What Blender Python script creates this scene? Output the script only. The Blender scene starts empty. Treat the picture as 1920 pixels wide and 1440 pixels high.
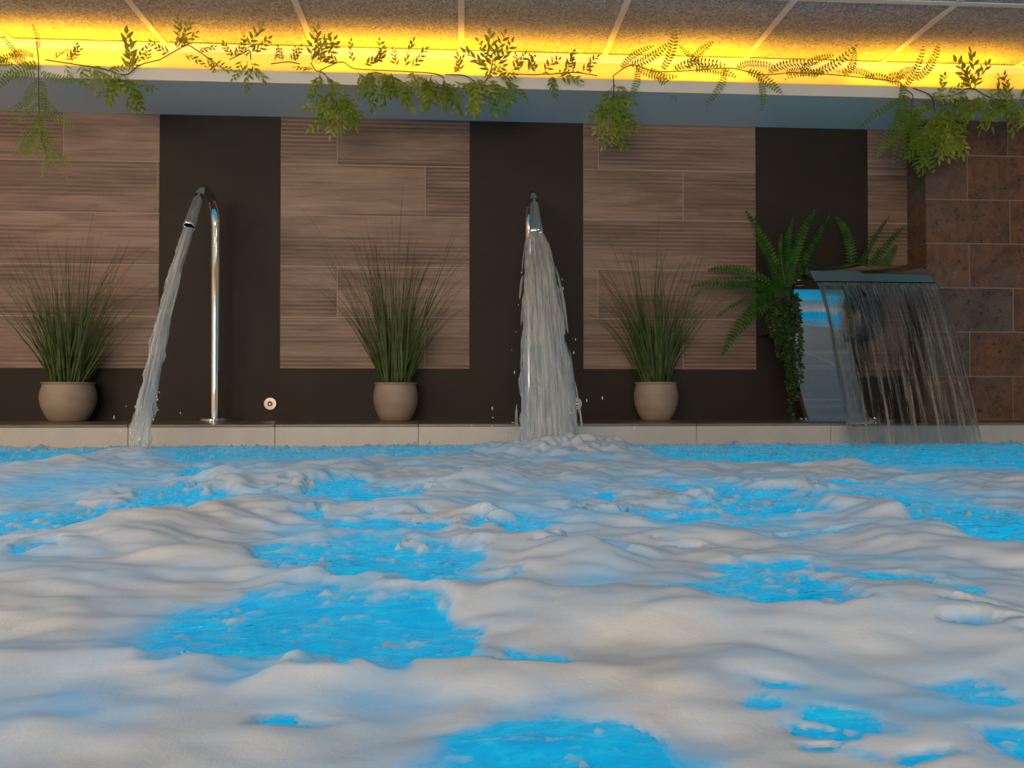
import bpy, math, random
import numpy as np
from mathutils import Vector, Matrix

random.seed(7)
RNG = np.random.RandomState(11)
scene = bpy.context.scene
COL = scene.collection
R = math.radians

# ------------------------------------------------------------------ camera
F_PX = 1500.0
CAM_D, CAM_H = 3.172, 0.099          # distance to the tiled wall, height over the ledge (ledge top is Z = 0)
YAW, PITCH = R(3.59), R(0.76)
cam_data = bpy.data.cameras.new('camera')
cam = bpy.data.objects.new('camera', cam_data)
COL.objects.link(cam)
cam.location = (0, -CAM_D, CAM_H)
cam.rotation_euler = (R(90) + PITCH, 0, -YAW)
cam_data.sensor_width = 36
cam_data.lens = F_PX / 1920 * 36
cam_data.clip_start = 0.02
scene.camera = cam

# ------------------------------------------------------------------ view, world
vs = scene.view_settings
vs.view_transform = 'Standard'
vs.look = 'None'
vs.gamma = 1
vs.use_curve_mapping = False
vs.exposure = 0.0
world = bpy.data.worlds.new('world')
scene.world = world
world.use_nodes = True
world.node_tree.nodes['Background'].inputs[0].default_value = (0.5, 0.55, 0.65, 1)
world.node_tree.nodes['Background'].inputs[1].default_value = 0.02
cy = scene.cycles
cy.max_bounces = 6
cy.diffuse_bounces = 3
cy.glossy_bounces = 4
cy.transmission_bounces = 5
cy.transparent_max_bounces = 20
cy.use_adaptive_sampling = True
cy.adaptive_threshold = 0.03
cy.use_light_tree = False
cy.caustics_reflective = False
cy.caustics_refractive = False
cy.sample_clamp_indirect = 4.0
cy.use_denoising = True

COVE_STRENGTH = 0.17
AMBER = (1.0, 0.40, 0.004)
BLUE = (0.0, 0.72, 1.0)
FILL_PANEL_W = 14.0        # fill panels added in the ceiling behind the camera
PANEL_WARM = 24.0     # warm panels towards the left
POOL_W = 2.7
FILL_WINDOW_W = 134.0      # fill light from the window added behind the viewer

# rays through the photograph, used to place things at their own depth in the room
_cp, _sp, _cy, _sy = math.cos(PITCH), math.sin(PITCH), math.cos(YAW), math.sin(YAW)
FWD = np.array([_sy * _cp, _cy * _cp, _sp])
RGT = np.array([_cy, -_sy, 0.0])
UPV = np.cross(RGT, FWD)
CAM = np.array([0, -CAM_D, CAM_H])


def ray(px, py):
    return FWD * F_PX + RGT * (px - 960) - UPV * (py - 720)


def at_y(px, py, y):
    d = ray(px, py)
    return CAM + d * ((y - CAM[1]) / d[1])


def at_x(px, py, x):
    d = ray(px, py)
    return CAM + d * ((x - CAM[0]) / d[0])


def at_z(px, py, z):
    d = ray(px, py)
    return CAM + d * ((z - CAM[2]) / d[2])


# main levels
Z_WATER = -0.072
Y_LEDGE = -0.46
Z_SOFFIT = 1.188
Y_FASCIA = -0.344
Z_FASCIA = 1.231
Y_COVE = 0.145
Z_CEIL = 1.523
X_L, X_R, Y_B = -3.6, 3.6, -6.6
Z_FLOOR = -1.25


# ------------------------------------------------------------------ material helpers
class NT:
    def __init__(self, name):
        self.m = bpy.data.materials.new(name)
        self.m.use_nodes = True
        self.t = self.m.node_tree
        self.t.nodes.clear()
        self.out = self.t.nodes.new('ShaderNodeOutputMaterial')

    def n(self, typ, ins=None, **props):
        nd = self.t.nodes.new('ShaderNode' + typ)
        for k, v in props.items():
            setattr(nd, k, v)
        for k, v in (ins or {}).items():
            self.put(nd.inputs[k], v)
        return nd

    def put(self, sock, v):
        if isinstance(v, bpy.types.NodeSocket):
            self.t.links.new(v, sock)
        elif isinstance(v, bpy.types.Node):
            self.t.links.new(v.outputs[0], sock)
        else:
            if isinstance(v, (tuple, list)) and len(v) == 3 and sock.type == 'RGBA':
                v = (*v, 1)
            sock.default_value = v

    def coords(self, scale=(1, 1, 1), rnd=0.0, kind='Object'):
        tc = self.n('TexCoord')
        src = tc.outputs[kind]
        if rnd:
            oi = self.n('ObjectInfo')
            mul = self.n('VectorMath', {0: (rnd, rnd * 1.7, rnd * 2.3)}, operation='SCALE')
            self.put(mul.inputs['Scale'], oi.outputs['Random'])
            src = self.n('VectorMath', {0: src, 1: mul.outputs[0]}, operation='ADD').outputs[0]
        return self.n('Mapping', {'Vector': src, 'Scale': scale}).outputs[0]

    def noise(self, vec, scale, detail=4, rough=0.55, dist=0.0):
        return self.n('TexNoise', {'Vector': vec, 'Scale': scale, 'Detail': detail, 'Roughness': rough,
                                   'Distortion': dist}).outputs[0]

    def ramp(self, fac, stops, interp='LINEAR'):
        nd = self.n('ValToRGB', {0: fac})
        cr = nd.color_ramp
        cr.interpolation = interp
        while len(cr.elements) < len(stops):
            cr.elements.new(0.5)
        for e, (p, c) in zip(cr.elements, stops):
            e.position = p
            e.color = (*c, 1) if len(c) == 3 else c
        return nd.outputs[0]

    def math(self, op, a, b=None, c=None, clamp=False):
        nd = self.n('Math', operation=op, use_clamp=clamp)
        for i, v in enumerate((a, b, c)):
            if v is not None:
                self.put(nd.inputs[i], v)
        return nd.outputs[0]

    def mixc(self, fac, a, b, mode='MIX'):
        nd = self.n('Mix', data_type='RGBA', blend_type=mode)
        self.put(nd.inputs[0], fac)
        self.put(nd.inputs[6], a)
        self.put(nd.inputs[7], b)
        return nd.outputs[2]

    def bump(self, h, strength=0.3, dist=0.01):
        return self.n('Bump', {'Height': h, 'Strength': strength, 'Distance': dist}).outputs[0]

    def principled(self, **ins):
        names = {'color': 'Base Color', 'rough': 'Roughness', 'metal': 'Metallic', 'normal': 'Normal', 'spec': 'Specular IOR Level'}
        return self.n('BsdfPrincipled', {names.get(k, k): v for k, v in ins.items()})

    def surface(self, sh):
        self.put(self.out.inputs[0], sh if isinstance(sh, bpy.types.NodeSocket) else sh.outputs[0])
        return self.m

    def mixs(self, fac, a, b):
        return self.n('MixShader', {0: fac, 1: a, 2: b})


M = {}


def plain(name, color, rough=0.6, metal=0.0, spec=0.5):
    t = NT(name)
    M[name] = t.surface(t.principled(color=color, rough=rough, metal=metal, spec=spec))


plain('white_paint', (0.70, 0.67, 0.63), 0.7)
plain('cove_paint', (0.74, 0.62, 0.30), 0.7)  # the cove's amber glow is put into this wall colour
plain('wall_paint', (0.62, 0.58, 0.53), 0.8)
plain('white_metal', (0.80, 0.78, 0.75), 0.5)
plain('chrome', (0.80, 0.80, 0.80), 0.05, 1.0)
plain('satin_steel', (0.42, 0.34, 0.31), 0.42, 1.0)
plain('black_plastic', (0.02, 0.02, 0.02), 0.5)
plain('soil', (0.02, 0.014, 0.01), 0.95)
plain('grout', (0.42, 0.33, 0.27), 0.9)
plain('stone_grout', (0.30, 0.22, 0.18), 0.9)
plain('basin_liner', (0.55, 0.75, 0.85), 0.6)
plain('deck_tile', (0.42, 0.38, 0.33), 0.5)
plain('stem_brown', (0.05, 0.03, 0.018), 0.7)


def emission(name, color, strength):
    t = NT(name)
    M[name] = t.surface(t.n('Emission', {0: color, 1: strength}))


emission('led_amber', AMBER, 6.0)
emission('lamp_white', (1, 0.93, 0.82), 4.0)
emission('lamp_blue', BLUE, 4.0)
emission('dusk_glow', (0.0, 0.28, 0.52), 0.9)
emission('window_glow', (1.0, 0.74, 0.42), 1.3)

# wood-look wall tile: fine horizontal ribs and long grain
t = NT('wood_tile')
v = t.coords((2.2, 1, 40), rnd=7.0)
g1 = t.noise(v, 2.4, 7, 0.7, 0.5)
v2 = t.coords((0.9, 1, 5.0), rnd=13.0)
g2 = t.noise(v2, 2.4, 3, 0.5, 0.9)
ribs = t.n('TexWave', {'Vector': t.coords((0.25, 1, 1)), 'Scale': 20.0, 'Distortion': 0.7, 'Detail': 2.0, 'Detail Scale': 2.5},
           wave_type='BANDS', bands_direction='Z').outputs['Fac']
fade = t.ramp(t.noise(t.coords((0.7, 1, 7.0), rnd=3.0), 1.6, 2), [(0.42, (0, 0, 0)), (0.58, (1, 1, 1))])
ribs_f = t.math('MULTIPLY', ribs, fade)
col = t.ramp(g1, [(0.25, (0.165, 0.101, 0.075)), (0.5, (0.270, 0.180, 0.140)), (0.75, (0.360, 0.252, 0.204))])
col = t.mixc(t.ramp(g2, [(0.34, (0.5, 0.5, 0.5)), (0.55, (0, 0, 0))]), col, (0.100, 0.056, 0.038))
col = t.mixc(t.math('MULTIPLY', ribs_f, 0.72), col, (0.09, 0.055, 0.038))
oi = t.n('ObjectInfo')
col = t.mixc(0.55, col, t.mixc(1.0, col, t.ramp(oi.outputs['Random'], [(0, (0.72, 0.66, 0.64)), (0.5, (0.95, 0.92, 0.90)), (1, (1.2, 1.18, 1.16))]), 'MULTIPLY'))
bh = t.math('ADD', t.math('MULTIPLY', ribs_f, -0.7), t.math('MULTIPLY', g1, 0.4))
M['wood_tile'] = t.surface(t.principled(color=col, rough=0.55, normal=t.bump(bh, 0.7, 0.004)))

# dark satin panel
t = NT('dark_panel')
v = t.coords()
col = t.ramp(t.noise(v, 3.0, 3), [(0.3, (0.022, 0.0175, 0.0145)), (0.7, (0.029, 0.023, 0.019))])
M['dark_panel'] = t.surface(t.principled(color=col, rough=0.6, spec=0.22, normal=t.bump(t.noise(v, 400, 2), 0.08, 0.001)))

# rust-brown rustic stone tile
t = NT('stone_tile')
v = t.coords(rnd=5.0)
n1 = t.noise(v, 14.0, 6, 0.7, 0.8)
n2 = t.noise(v, 40.0, 5, 0.7, 0.3)
n3 = t.noise(v, 4.0, 3, 0.5)
oi = t.n('ObjectInfo')
base = t.ramp(oi.outputs['Random'], [(0.0, (0.110, 0.095, 0.072)), (0.3, (0.125, 0.086, 0.064)), (0.65, (0.180, 0.078, 0.046)), (1.0, (0.205, 0.084, 0.038))])
col = t.mixc(t.ramp(n1, [(0.35, (0.85, 0.85, 0.85)), (0.6, (0, 0, 0))]), base, (0.050, 0.032, 0.024))
col = t.mixc(t.ramp(n3, [(0.5, (0, 0, 0)), (0.72, (0.7, 0.7, 0.7))]), col, (0.130, 0.105, 0.088))
col = t.mixc(t.ramp(n2, [(0.34, (0.9, 0.9, 0.9)), (0.44, (0, 0, 0))]), col, (0.022, 0.015, 0.012))
col = t.mixc(t.ramp(t.noise(v, 70, 2), [(0.66, (0, 0, 0)), (0.74, (0.6, 0.6, 0.6))]), col, (0.22, 0.17, 0.14))
M['stone_tile'] = t.surface(t.principled(color=col, rough=0.6, normal=t.bump(t.math('ADD', n1, t.math('MULTIPLY', n2, 0.5)), 0.5, 0.006)))

# ledge
t = NT('coping_stone')
v = t.coords(rnd=4.0)
col = t.ramp(t.noise(v, 14, 5, 0.6), [(0.3, (0.13, 0.092, 0.064)), (0.7, (0.20, 0.150, 0.108))])
M['coping_stone'] = t.surface(t.principled(color=col, rough=0.35, normal=t.bump(t.noise(v, 60, 3), 0.15, 0.002)))
t = NT('beige_tile')
v = t.coords(rnd=4.0)
col = t.ramp(t.noise(v, 10, 4, 0.6), [(0.3, (0.42, 0.35, 0.29)), (0.7, (0.48, 0.41, 0.35))])
M['beige_tile'] = t.surface(t.principled(color=col, rough=0.4))

# fibrous ceiling board
t = NT('ceiling_board')
v = t.coords(rnd=3.0)
fa = t.noise(v, 15, 2, 0.5, 3.2)
fb = t.noise(t.coords((1, 1, 1), rnd=9.0), 21, 2, 0.5, 3.6)
ra = t.math('ABSOLUTE', t.math('SUBTRACT', fa, 0.5))
rb = t.math('ABSOLUTE', t.math('SUBTRACT', fb, 0.5))
rr = t.math('MINIMUM', ra, rb)
fib = t.ramp(rr, [(0.0, (1, 1, 1)), (0.035, (0.35, 0.35, 0.35)), (0.10, (0, 0, 0))])
col = t.mixc(fib, (0.27, 0.28, 0.30), (0.66, 0.67, 0.69))
col = t.mixc(t.ramp(t.noise(v, 120, 2), [(0.35, (0.6, 0.6, 0.6)), (0.5, (0, 0, 0))]), col, (0.20, 0.20, 0.21))
M['ceiling_board'] = t.surface(t.principled(color=col, rough=0.9, normal=t.bump(fib, 0.6, 0.004)))

# clay pot
t = NT('clay_pot')
v = t.coords((1, 1, 3), rnd=4.0)
col = t.ramp(t.noise(v, 12, 4), [(0.3, (0.265, 0.205, 0.162)), (0.7, (0.335, 0.27, 0.222))])
M['clay_pot'] = t.surface(t.principled(color=col, rough=0.55, normal=t.bump(t.noise(v, 50, 3), 0.1, 0.002)))


def leaf_mat(name, ca, cb, trans=0.35, tip=None, rough=0.45, glow=(0.25, 0.30, 0.02)):
    t = NT(name)
    v = t.coords(rnd=6.0)
    col = t.ramp(t.noise(v, 30, 2), [(0.35, ca), (0.65, cb)])
    if tip:
        at = t.n('Attribute', attribute_name='along')
        col = t.mixc(t.ramp(at.outputs['Fac'], [(0.7, (0, 0, 0)), (1.0, (0.9, 0.9, 0.9))]), col, tip)
    p = t.principled(color=col, rough=rough, spec=0.3)
    tr = t.n('BsdfTranslucent', {0: t.mixc(0.5, col, glow)})
    M[name] = t.surface(t.mixs(trans, p, tr))


leaf_mat('grass_blade', (0.028, 0.052, 0.010), (0.088, 0.128, 0.026), 0.2, (0.042, 0.032, 0.014))
leaf_mat('fern_leaf', (0.012, 0.060, 0.006), (0.046, 0.145, 0.012), 0.2)
leaf_mat('ivy_leaf', (0.010, 0.034, 0.006), (0.036, 0.085, 0.018), 0.12)
leaf_mat('vine_fern_leaf', (0.10, 0.20, 0.022), (0.20, 0.32, 0.045), 0.5, glow=(0.90, 0.92, 0.05))
leaf_mat('vine_bamboo_leaf', (0.09, 0.17, 0.018), (0.26, 0.34, 0.045), 0.5, glow=(0.90, 0.92, 0.05))
leaf_mat('vine_bamboo_pale_leaf', (0.22, 0.28, 0.040), (0.42, 0.46, 0.085), 0.5, glow=(0.90, 0.92, 0.05))

# aerated pool water: lets the underwater lamps glow through, mirrors the room at grazing angles
t = NT('pool_water')
v = t.coords((1, 1.6, 1))
w1 = t.noise(v, 16, 3, 0.5, 0.6)
w2 = t.noise(v, 55, 2, 0.5, 0.4)
nb = t.bump(t.math('ADD', w1, t.math('MULTIPLY', w2, 0.35)), 0.55, 0.02)
body = t.n('BsdfTranslucent', {'Color': t.ramp(t.noise(v, 28, 4, 0.6, 1.0), [(0.35, (0.20, 0.66, 0.90)), (0.58, (0.26, 0.80, 0.98)), (0.72, (0.5, 1.0, 1.0))])})  # caustic light painted in as lighter cells of the body colour
gl = t.n('BsdfGlossy', {'Color': (1, 1, 1), 'Roughness': 0.06, 'Normal': nb})
fr = t.n('Fresnel', {'IOR': 1.30, 'Normal': nb})
M['pool_water'] = t.surface(t.mixs(t.math('MULTIPLY', fr, 0.75), body, gl))

# foam: thick foam is matt and pale, thin foam lets the water light through
t = NT('foam')
att = t.n('Attribute', attribute_name='thickness')
th = att.outputs['Fac']
v = t.coords()
grain = t.noise(v, 260, 2, 0.6)
lump = t.noise(v, 45, 4, 0.6, 0.3)
thn = t.math('ADD', th, t.math('MULTIPLY', t.math('SUBTRACT', lump, 0.5), 0.35))
nb = t.bump(t.math('ADD', t.math('MULTIPLY', grain, 0.10), lump), 0.14, 0.006)
dif = t.n('BsdfPrincipled', {'Base Color': (0.655, 0.645, 0.65, 1), 'Roughness': 0.6, 'Specular IOR Level': 0.25, 'Normal': nb})
trl = t.n('BsdfTranslucent', {'Color': (0.92, 0.95, 1.0, 1)})
ftr = t.ramp(thn, [(0.0, (0.85, 0.85, 0.85)), (0.25, (0.55, 0.55, 0.55)), (0.6, (0.27, 0.27, 0.27)), (1.0, (0.11, 0.11, 0.11))])
fm = t.mixs(ftr, dif, trl)
alpha = t.ramp(thn, [(0.0, (0, 0, 0)), (0.16, (0.80, 0.80, 0.80)), (0.34, (1, 1, 1))])
M['foam'] = t.surface(t.mixs(alpha, t.n('BsdfTransparent'), fm))


# falling water
def falling(name, cover, tint, lo, hi, streak=(30, 30, 2.2), gloss=0.14):
    t = NT(name)
    at = t.n('Attribute', attribute_name='flow', attribute_type='GEOMETRY')
    v = t.n('Mapping', {'Vector': at.outputs['Vector'], 'Scale': streak}).outputs[0]
    s = t.noise(v, 1.0, 4, 0.6, 0.2)
    nb = t.bump(s, 0.6, 0.02)
    dif = t.n('BsdfDiffuse', {'Color': (*tint, 1), 'Normal': nb})
    trl = t.n('BsdfTranslucent', {'Color': (*tint, 1)})
    milky = t.mixs(0.45, dif, trl)
    clear = t.mixs(gloss, t.n('BsdfTransparent', {0: (0.95, 0.97, 0.98, 1)}), t.n('BsdfGlossy', {'Roughness': 0.08, 'Normal': nb}))
    fac = t.math('MULTIPLY', t.ramp(s, [(lo, (0, 0, 0)), (hi, (1, 1, 1))]), cover)
    M[name] = t.surface(t.mixs(fac, clear, milky))


falling('jet_water', 0.70, (0.95, 0.96, 0.97), 0.34, 0.66)
falling('jet_strand', 0.55, (0.85, 0.85, 0.85), 0.30, 0.60)
falling('spray_water', 0.75, (0.9, 0.9, 0.9), 0.0, 0.1)

t = NT('curtain_water')
at = t.n('Attribute', attribute_name='flow', attribute_type='GEOMETRY')
v = t.n('Mapping', {'Vector': at.outputs['Vector'], 'Scale': (42, 42, 2.0)}).outputs[0]
s = t.noise(v, 1.0, 5, 0.6, 0.4)
nb = t.bump(s, 0.7, 0.012)
refr = t.n('BsdfRefraction', {'Color': (0.93, 0.95, 0.95, 1), 'Roughness': 0.02, 'IOR': 1.12, 'Normal': nb})
clear = t.mixs(0.45, refr, t.n('BsdfTransparent', {0: (0.95, 0.96, 0.96, 1)}))
glo = t.n('BsdfGlossy', {'Roughness': 0.05, 'Normal': nb})
body = t.mixs(t.math('MULTIPLY', t.n('Fresnel', {'IOR': 1.33, 'Normal': nb}), 0.9), clear, glo)
sep = t.n('SeparateXYZ', {0: at.outputs['Vector']})
foamy = t.math('MULTIPLY', t.ramp(s, [(0.58, (0, 0, 0)), (0.72, (1, 1, 1))]), t.ramp(sep.outputs['Z'], [(0.75, (0.05, 0.05, 0.05)), (0.98, (0.30, 0.30, 0.30))]))
M['curtain_water'] = t.surface(t.mixs(foamy, body, t.n('BsdfDiffuse', {'Color': (0.8, 0.8, 0.8, 1)})))


# ------------------------------------------------------------------ mesh helpers
class MB:
    def __init__(self):
        self.v, self.f, self.at = [], [], []

    def add(self, vs_, fs_, along=None):
        o = len(self.v)
        self.v += [tuple(map(float, p)) for p in vs_]
        self.f += [tuple(i + o for i in f) for f in fs_]
        if along is not None:
            self.at += list(along)
        return self

    def box(self, x0, x1, y0, y1, z0, z1, bevel=0.0):
        if bevel <= 0:
            vs_ = [(x0, y0, z0), (x1, y0, z0), (x1, y1, z0), (x0, y1, z0), (x0, y0, z1), (x1, y0, z1), (x1, y1, z1), (x0, y1, z1)]
            fs_ = [(0, 3, 2, 1), (4, 5, 6, 7), (0, 1, 5, 4), (1, 2, 6, 5), (2, 3, 7, 6), (3, 0, 4, 7)]
            return self.add(vs_, fs_)
        b = bevel    # chamfered towards -Y (the face that shows)
        vs_ = [(x0, y1, z0), (x1, y1, z0), (x1, y1, z1), (x0, y1, z1),
               (x0, y0 + b, z0), (x1, y0 + b, z0), (x1, y0 + b, z1), (x0, y0 + b, z1),
               (x0 + b, y0, z0 + b), (x1 - b, y0, z0 + b), (x1 - b, y0, z1 - b), (x0 + b, y0, z1 - b)]
        fs_ = [(0, 3, 2, 1), (8, 9, 10, 11)]
        for i in range(4):
            j = (i + 1) % 4
            fs_ += [(i, j, 4 + j, 4 + i), (4 + i, 4 + j, 8 + j, 8 + i)]
        return self.add(vs_, fs_)

    def tube(self, pts, rad, n=12, cap=True, flat=None):
        pts = [Vector(p) for p in pts]
        if not hasattr(rad, '__len__'):
            rad = [rad] * len(pts)
        rings = []
        prev = None
        for i, p in enumerate(pts):
            d = (pts[min(i + 1, len(pts) - 1)] - pts[max(i - 1, 0)]).normalized()
            if prev is None:
                a = Vector((1, 0, 0))
                if abs(d.x) > 0.9:
                    a = Vector((0, 1, 0))
                u = (a - d * a.dot(d)).normalized()
            else:
                u = (prev - d * prev.dot(d)).normalized()
            prev = u
            w = d.cross(u)
            fu, fw = (1, 1) if flat is None else flat[i]
            rings.append([p + (u * math.cos(2 * math.pi * k / n) * fu + w * math.sin(2 * math.pi * k / n) * fw) * rad[i] for k in range(n)])
        vs_ = [q for r_ in rings for q in r_]
        fs_ = []
        for i in range(len(pts) - 1):
            for k in range(n):
                k2 = (k + 1) % n
                fs_.append((i * n + k, i * n + k2, (i + 1) * n + k2, (i + 1) * n + k))
        if cap:
            fs_.append(tuple(reversed(range(n))))
            fs_.append(tuple((len(pts) - 1) * n + k for k in range(n)))
        return self.add(vs_, fs_)

    def lathe(self, prof, n=40, c=(0, 0, 0), axis='Z'):
        vs_, fs_ = [], []
        for (r_, z) in prof:
            for k in range(n):
                a = 2 * math.pi * k / n
                if axis == 'Z':
                    vs_.append((c[0] + r_ * math.cos(a), c[1] + r_ * math.sin(a), c[2] + z))
                else:        # axis along -Y
                    vs_.append((c[0] + r_ * math.cos(a), c[1] - z, c[2] + r_ * math.sin(a)))
        for i in range(len(prof) - 1):
            for k in range(n):
                k2 = (k + 1) % n
                fs_.append((i * n + k, i * n + k2, (i + 1) * n + k2, (i + 1) * n + k))
        fs_.append(tuple(reversed(range(n))))
        fs_.append(tuple((len(prof) - 1) * n + k for k in range(n)))
        return self.add(vs_, fs_)

    def build(self, name, mat, parent=None, smooth=False, loc=None):
        me = bpy.data.meshes.new(name)
        me.from_pydata(self.v, [], self.f)
        me.update()
        if self.at:
            a = me.attributes.new('along', 'FLOAT', 'POINT')
            a.data.foreach_set('value', np.array(self.at, np.float32))
        return link(name, me, mat, parent, smooth, loc)


def link(name, me, mat, parent=None, smooth=False, loc=None):
    o = bpy.data.objects.new(name, me)
    COL.objects.link(o)
    if not me.materials:
        me.materials.append(M[mat])
    if smooth == 'auto':
        me.polygons.foreach_set('use_smooth', [True] * len(me.polygons))
        me.set_sharp_from_angle(angle=R(35))
    elif smooth:
        me.polygons.foreach_set('use_smooth', [True] * len(me.polygons))
    if loc is not None:
        o.location = loc
    if parent is not None:
        o.parent = parent
    return o


def tag(o, label=None, cat=None, group=None, kind=None):
    if label: o['label'] = label
    if cat: o['category'] = cat
    if group: o['group'] = group
    if kind: o['kind'] = kind
    return o


def empty(name, loc=(0, 0, 0)):
    o = bpy.data.objects.new(name, None)
    o.empty_display_size = 0.05
    COL.objects.link(o)
    o.location = loc
    return o


def area(name, loc, size, power, color, parent=None, rot=(0, 0, 0), size_y=None, shape=None, spread=None):
    d = bpy.data.lights.new(name, 'AREA')
    d.energy = power
    d.color = color
    d.shape = shape or ('RECTANGLE' if size_y else 'SQUARE')
    d.size = size
    if size_y: d.size_y = size_y
    if spread: d.spread = spread
    o = bpy.data.objects.new(name, d)
    COL.objects.link(o)
    o.location = loc
    o.rotation_euler = rot
    if parent is not None: o.parent = parent
    return o


# ================================================================== the setting
def X_at(px, py, y):
    return float(at_y(px, py, y)[0])


def Z_at(px, py, y):
    return float(at_y(px, py, y)[2])


# ---- tiled wall
wall = MB().box(X_L, X_R, 0.0022, Y_COVE, -0.05, Z_SOFFIT + 0.004).build('wall_back', 'grout')
tag(wall, 'back wall of ribbed wood-look tiles and dark panels above the pool ledge', 'wall', kind='structure')
Z_ROW = [0.2024 + 0.2 * i for i in range(5)] + [Z_SOFFIT]
xa1, xb0 = X_at(298, 450, 0), X_at(526, 450, 0)
xb1, xc0 = X_at(880, 450, 0), X_at(1094, 450, 0)
xc1, xd0 = X_at(1417, 450, 0), X_at(1628, 450, 0)
Y_PIER = -0.135
xe = X_at(1737, 450, Y_PIER)
g = 0.0019
sections = [
    (X_L, xa1, {0: [X_at(-150, 640, 0)], 1: [X_at(-60, 640, 0)], 2: [X_at(-150, 640, 0)], 3: [X_at(294, 350, 0)], 4: [X_at(118, 250, 0)]}),
    (xb0, xb1, {0: [X_at(797, 640, 0)], 1: [X_at(632, 550, 0)], 3: [X_at(797, 360, 0)], 4: [X_at(632, 260, 0)]}),
    (xc0, xc1, {0: [X_at(1281, 640, 0)], 1: [X_at(1121, 550, 0)], 3: [X_at(1281, 360, 0)], 4: [X_at(1122, 270, 0)]}),
    (xd0, xe + 0.02, {}),
]
for (x0, x1, joints) in sections:
    for r_ in range(5):
        xs_ = [x0] + joints.get(r_, []) + [x1]
        for a, b in zip(xs_[:-1], xs_[1:]):
            ga = 0 if a == x0 else g
            gb = 0 if b == x1 else g
            top = Z_ROW[r_ + 1] - (g if r_ < 4 else 0)
            MB().box(a + ga, b - gb, 0.0 + random.uniform(-0.0004, 0.0004), 0.0030, Z_ROW[r_] + (g if r_ else 0), top, 0.0006).build('wood_tile', 'wood_tile', wall)
for (x0, x1) in ((xa1, xb0), (xb1, xc0), (xc1, xd0)):
    MB().box(x0 + 0.0008, x1 - 0.0008, 0.0012, 0.0030, 0.2015, Z_SOFFIT).build('dark_panel', 'dark_panel', wall)
MB().box(X_L, xe + 0.02, 0.0012, 0.0030, 0.0, 0.2015).build('dark_panel', 'dark_panel', wall)

# ---- stone pier on the right
pier = MB().box(xe + 0.003, X_R, Y_PIER + 0.0030, 0.0020, -0.02, Z_SOFFIT - 0.001).build('wall_stone', 'stone_grout')
tag(pier, 'projecting wall of rust-brown stone tiles at the right end of the pool', 'wall', kind='structure')
zl = [Z_at(1850, y, Y_PIER) for y in (706, 622.5, 540, 457, 375, 292)]
zs = [0.001] + zl + [Z_SOFFIT - 0.002]
vj = {6: [1892], 5: [1816], 4: [1895], 3: [1818], 2: [1900], 1: [1818], 0: [1898]}
tw = None
for r_ in range(7):
    j0 = X_at(vj[r_][0], 500, Y_PIER)
    step = 0.345
    xs_ = [xe] + [j0 + k * step for k in range(0, 6) if j0 + k * step < X_R - 0.03] + [X_R]
    for a, b in zip(xs_[:-1], xs_[1:]):
        q = random.uniform(-0.0012, 0.0012)
        MB().box(a + (0.0022 if a > xe else 0), b - 0.0022, Y_PIER + q, Y_PIER + 0.0045, zs[r_] + 0.0022, zs[r_ + 1] - 0.0022, 0.0018).build('stone_tile', 'stone_tile', pier)
    # the narrow return facing left
    q = random.uniform(0, 0.002)
    MB().box(xe - 0.002 + q, xe + 0.009, Y_PIER + 0.009, 0.0, zs[r_] + 0.0012, zs[r_ + 1] - 0.0012).build('stone_tile', 'stone_tile', pier)

# ---- pool ledge
ledge = MB().box(X_L, X_R, Y_LEDGE + 0.004, 0.0020, Z_FLOOR, -0.010).build('pool_ledge', 'grout')
tag(ledge, 'low pool ledge with brown coping and beige front tiles', 'ledge', kind='structure')
jx = [X_at(p, 815, Y_LEDGE) for p in (240, 516)]
step = (X_at(1558, 815, Y_LEDGE) - X_at(240, 815, Y_LEDGE)) / 5
k0 = int((jx[0] - X_L) / step)
ex = [X_L] + [jx[0] + step * i for i in range(-k0, 12) if X_L + 0.05 < jx[0] + step * i < X_R - 0.05] + [X_R]
for a, b in zip(ex[:-1], ex[1:]):
    MB().box(a + 0.001, b - 0.001, Y_LEDGE, Y_LEDGE + 0.009, -0.45, -0.0085, 0.001).build('front_tile', 'beige_tile', ledge)
    MB().box(a + 0.001, b - 0.001, Y_LEDGE - 0.004, 0.0010, -0.0085, 0.0, 0.0015).build('coping_tile', 'coping_stone', ledge)

# ---- soffit with a light cove on top
soff = MB()
soff.box(X_L, X_R, Y_FASCIA, Y_COVE, Z_SOFFIT, Z_SOFFIT + 0.012)
soff.box(X_L, X_R, Y_FASCIA, Y_FASCIA + 0.015, Z_SOFFIT + 0.012, Z_FASCIA)
so = soff.build('ceiling_soffit', 'white_paint')
tag(so, 'white boxed soffit with a light cove running above the tiled wall', 'soffit', kind='structure')
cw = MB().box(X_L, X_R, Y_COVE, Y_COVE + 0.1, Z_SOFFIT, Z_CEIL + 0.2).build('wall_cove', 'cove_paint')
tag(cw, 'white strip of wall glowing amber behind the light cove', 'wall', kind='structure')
tr = MB()
tr.box(X_L, X_R, Y_COVE - 0.003, Y_COVE, Z_CEIL - 0.030, Z_CEIL - 0.004)
tr.box(X_L, X_R, Y_COVE - 0.022, Y_COVE, Z_CEIL - 0.004, Z_CEIL - 0.001)
tag(tr.build('trim_1', 'white_metal'), 'white wall angle trim under the ceiling edge', 'trim', kind='structure')

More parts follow.
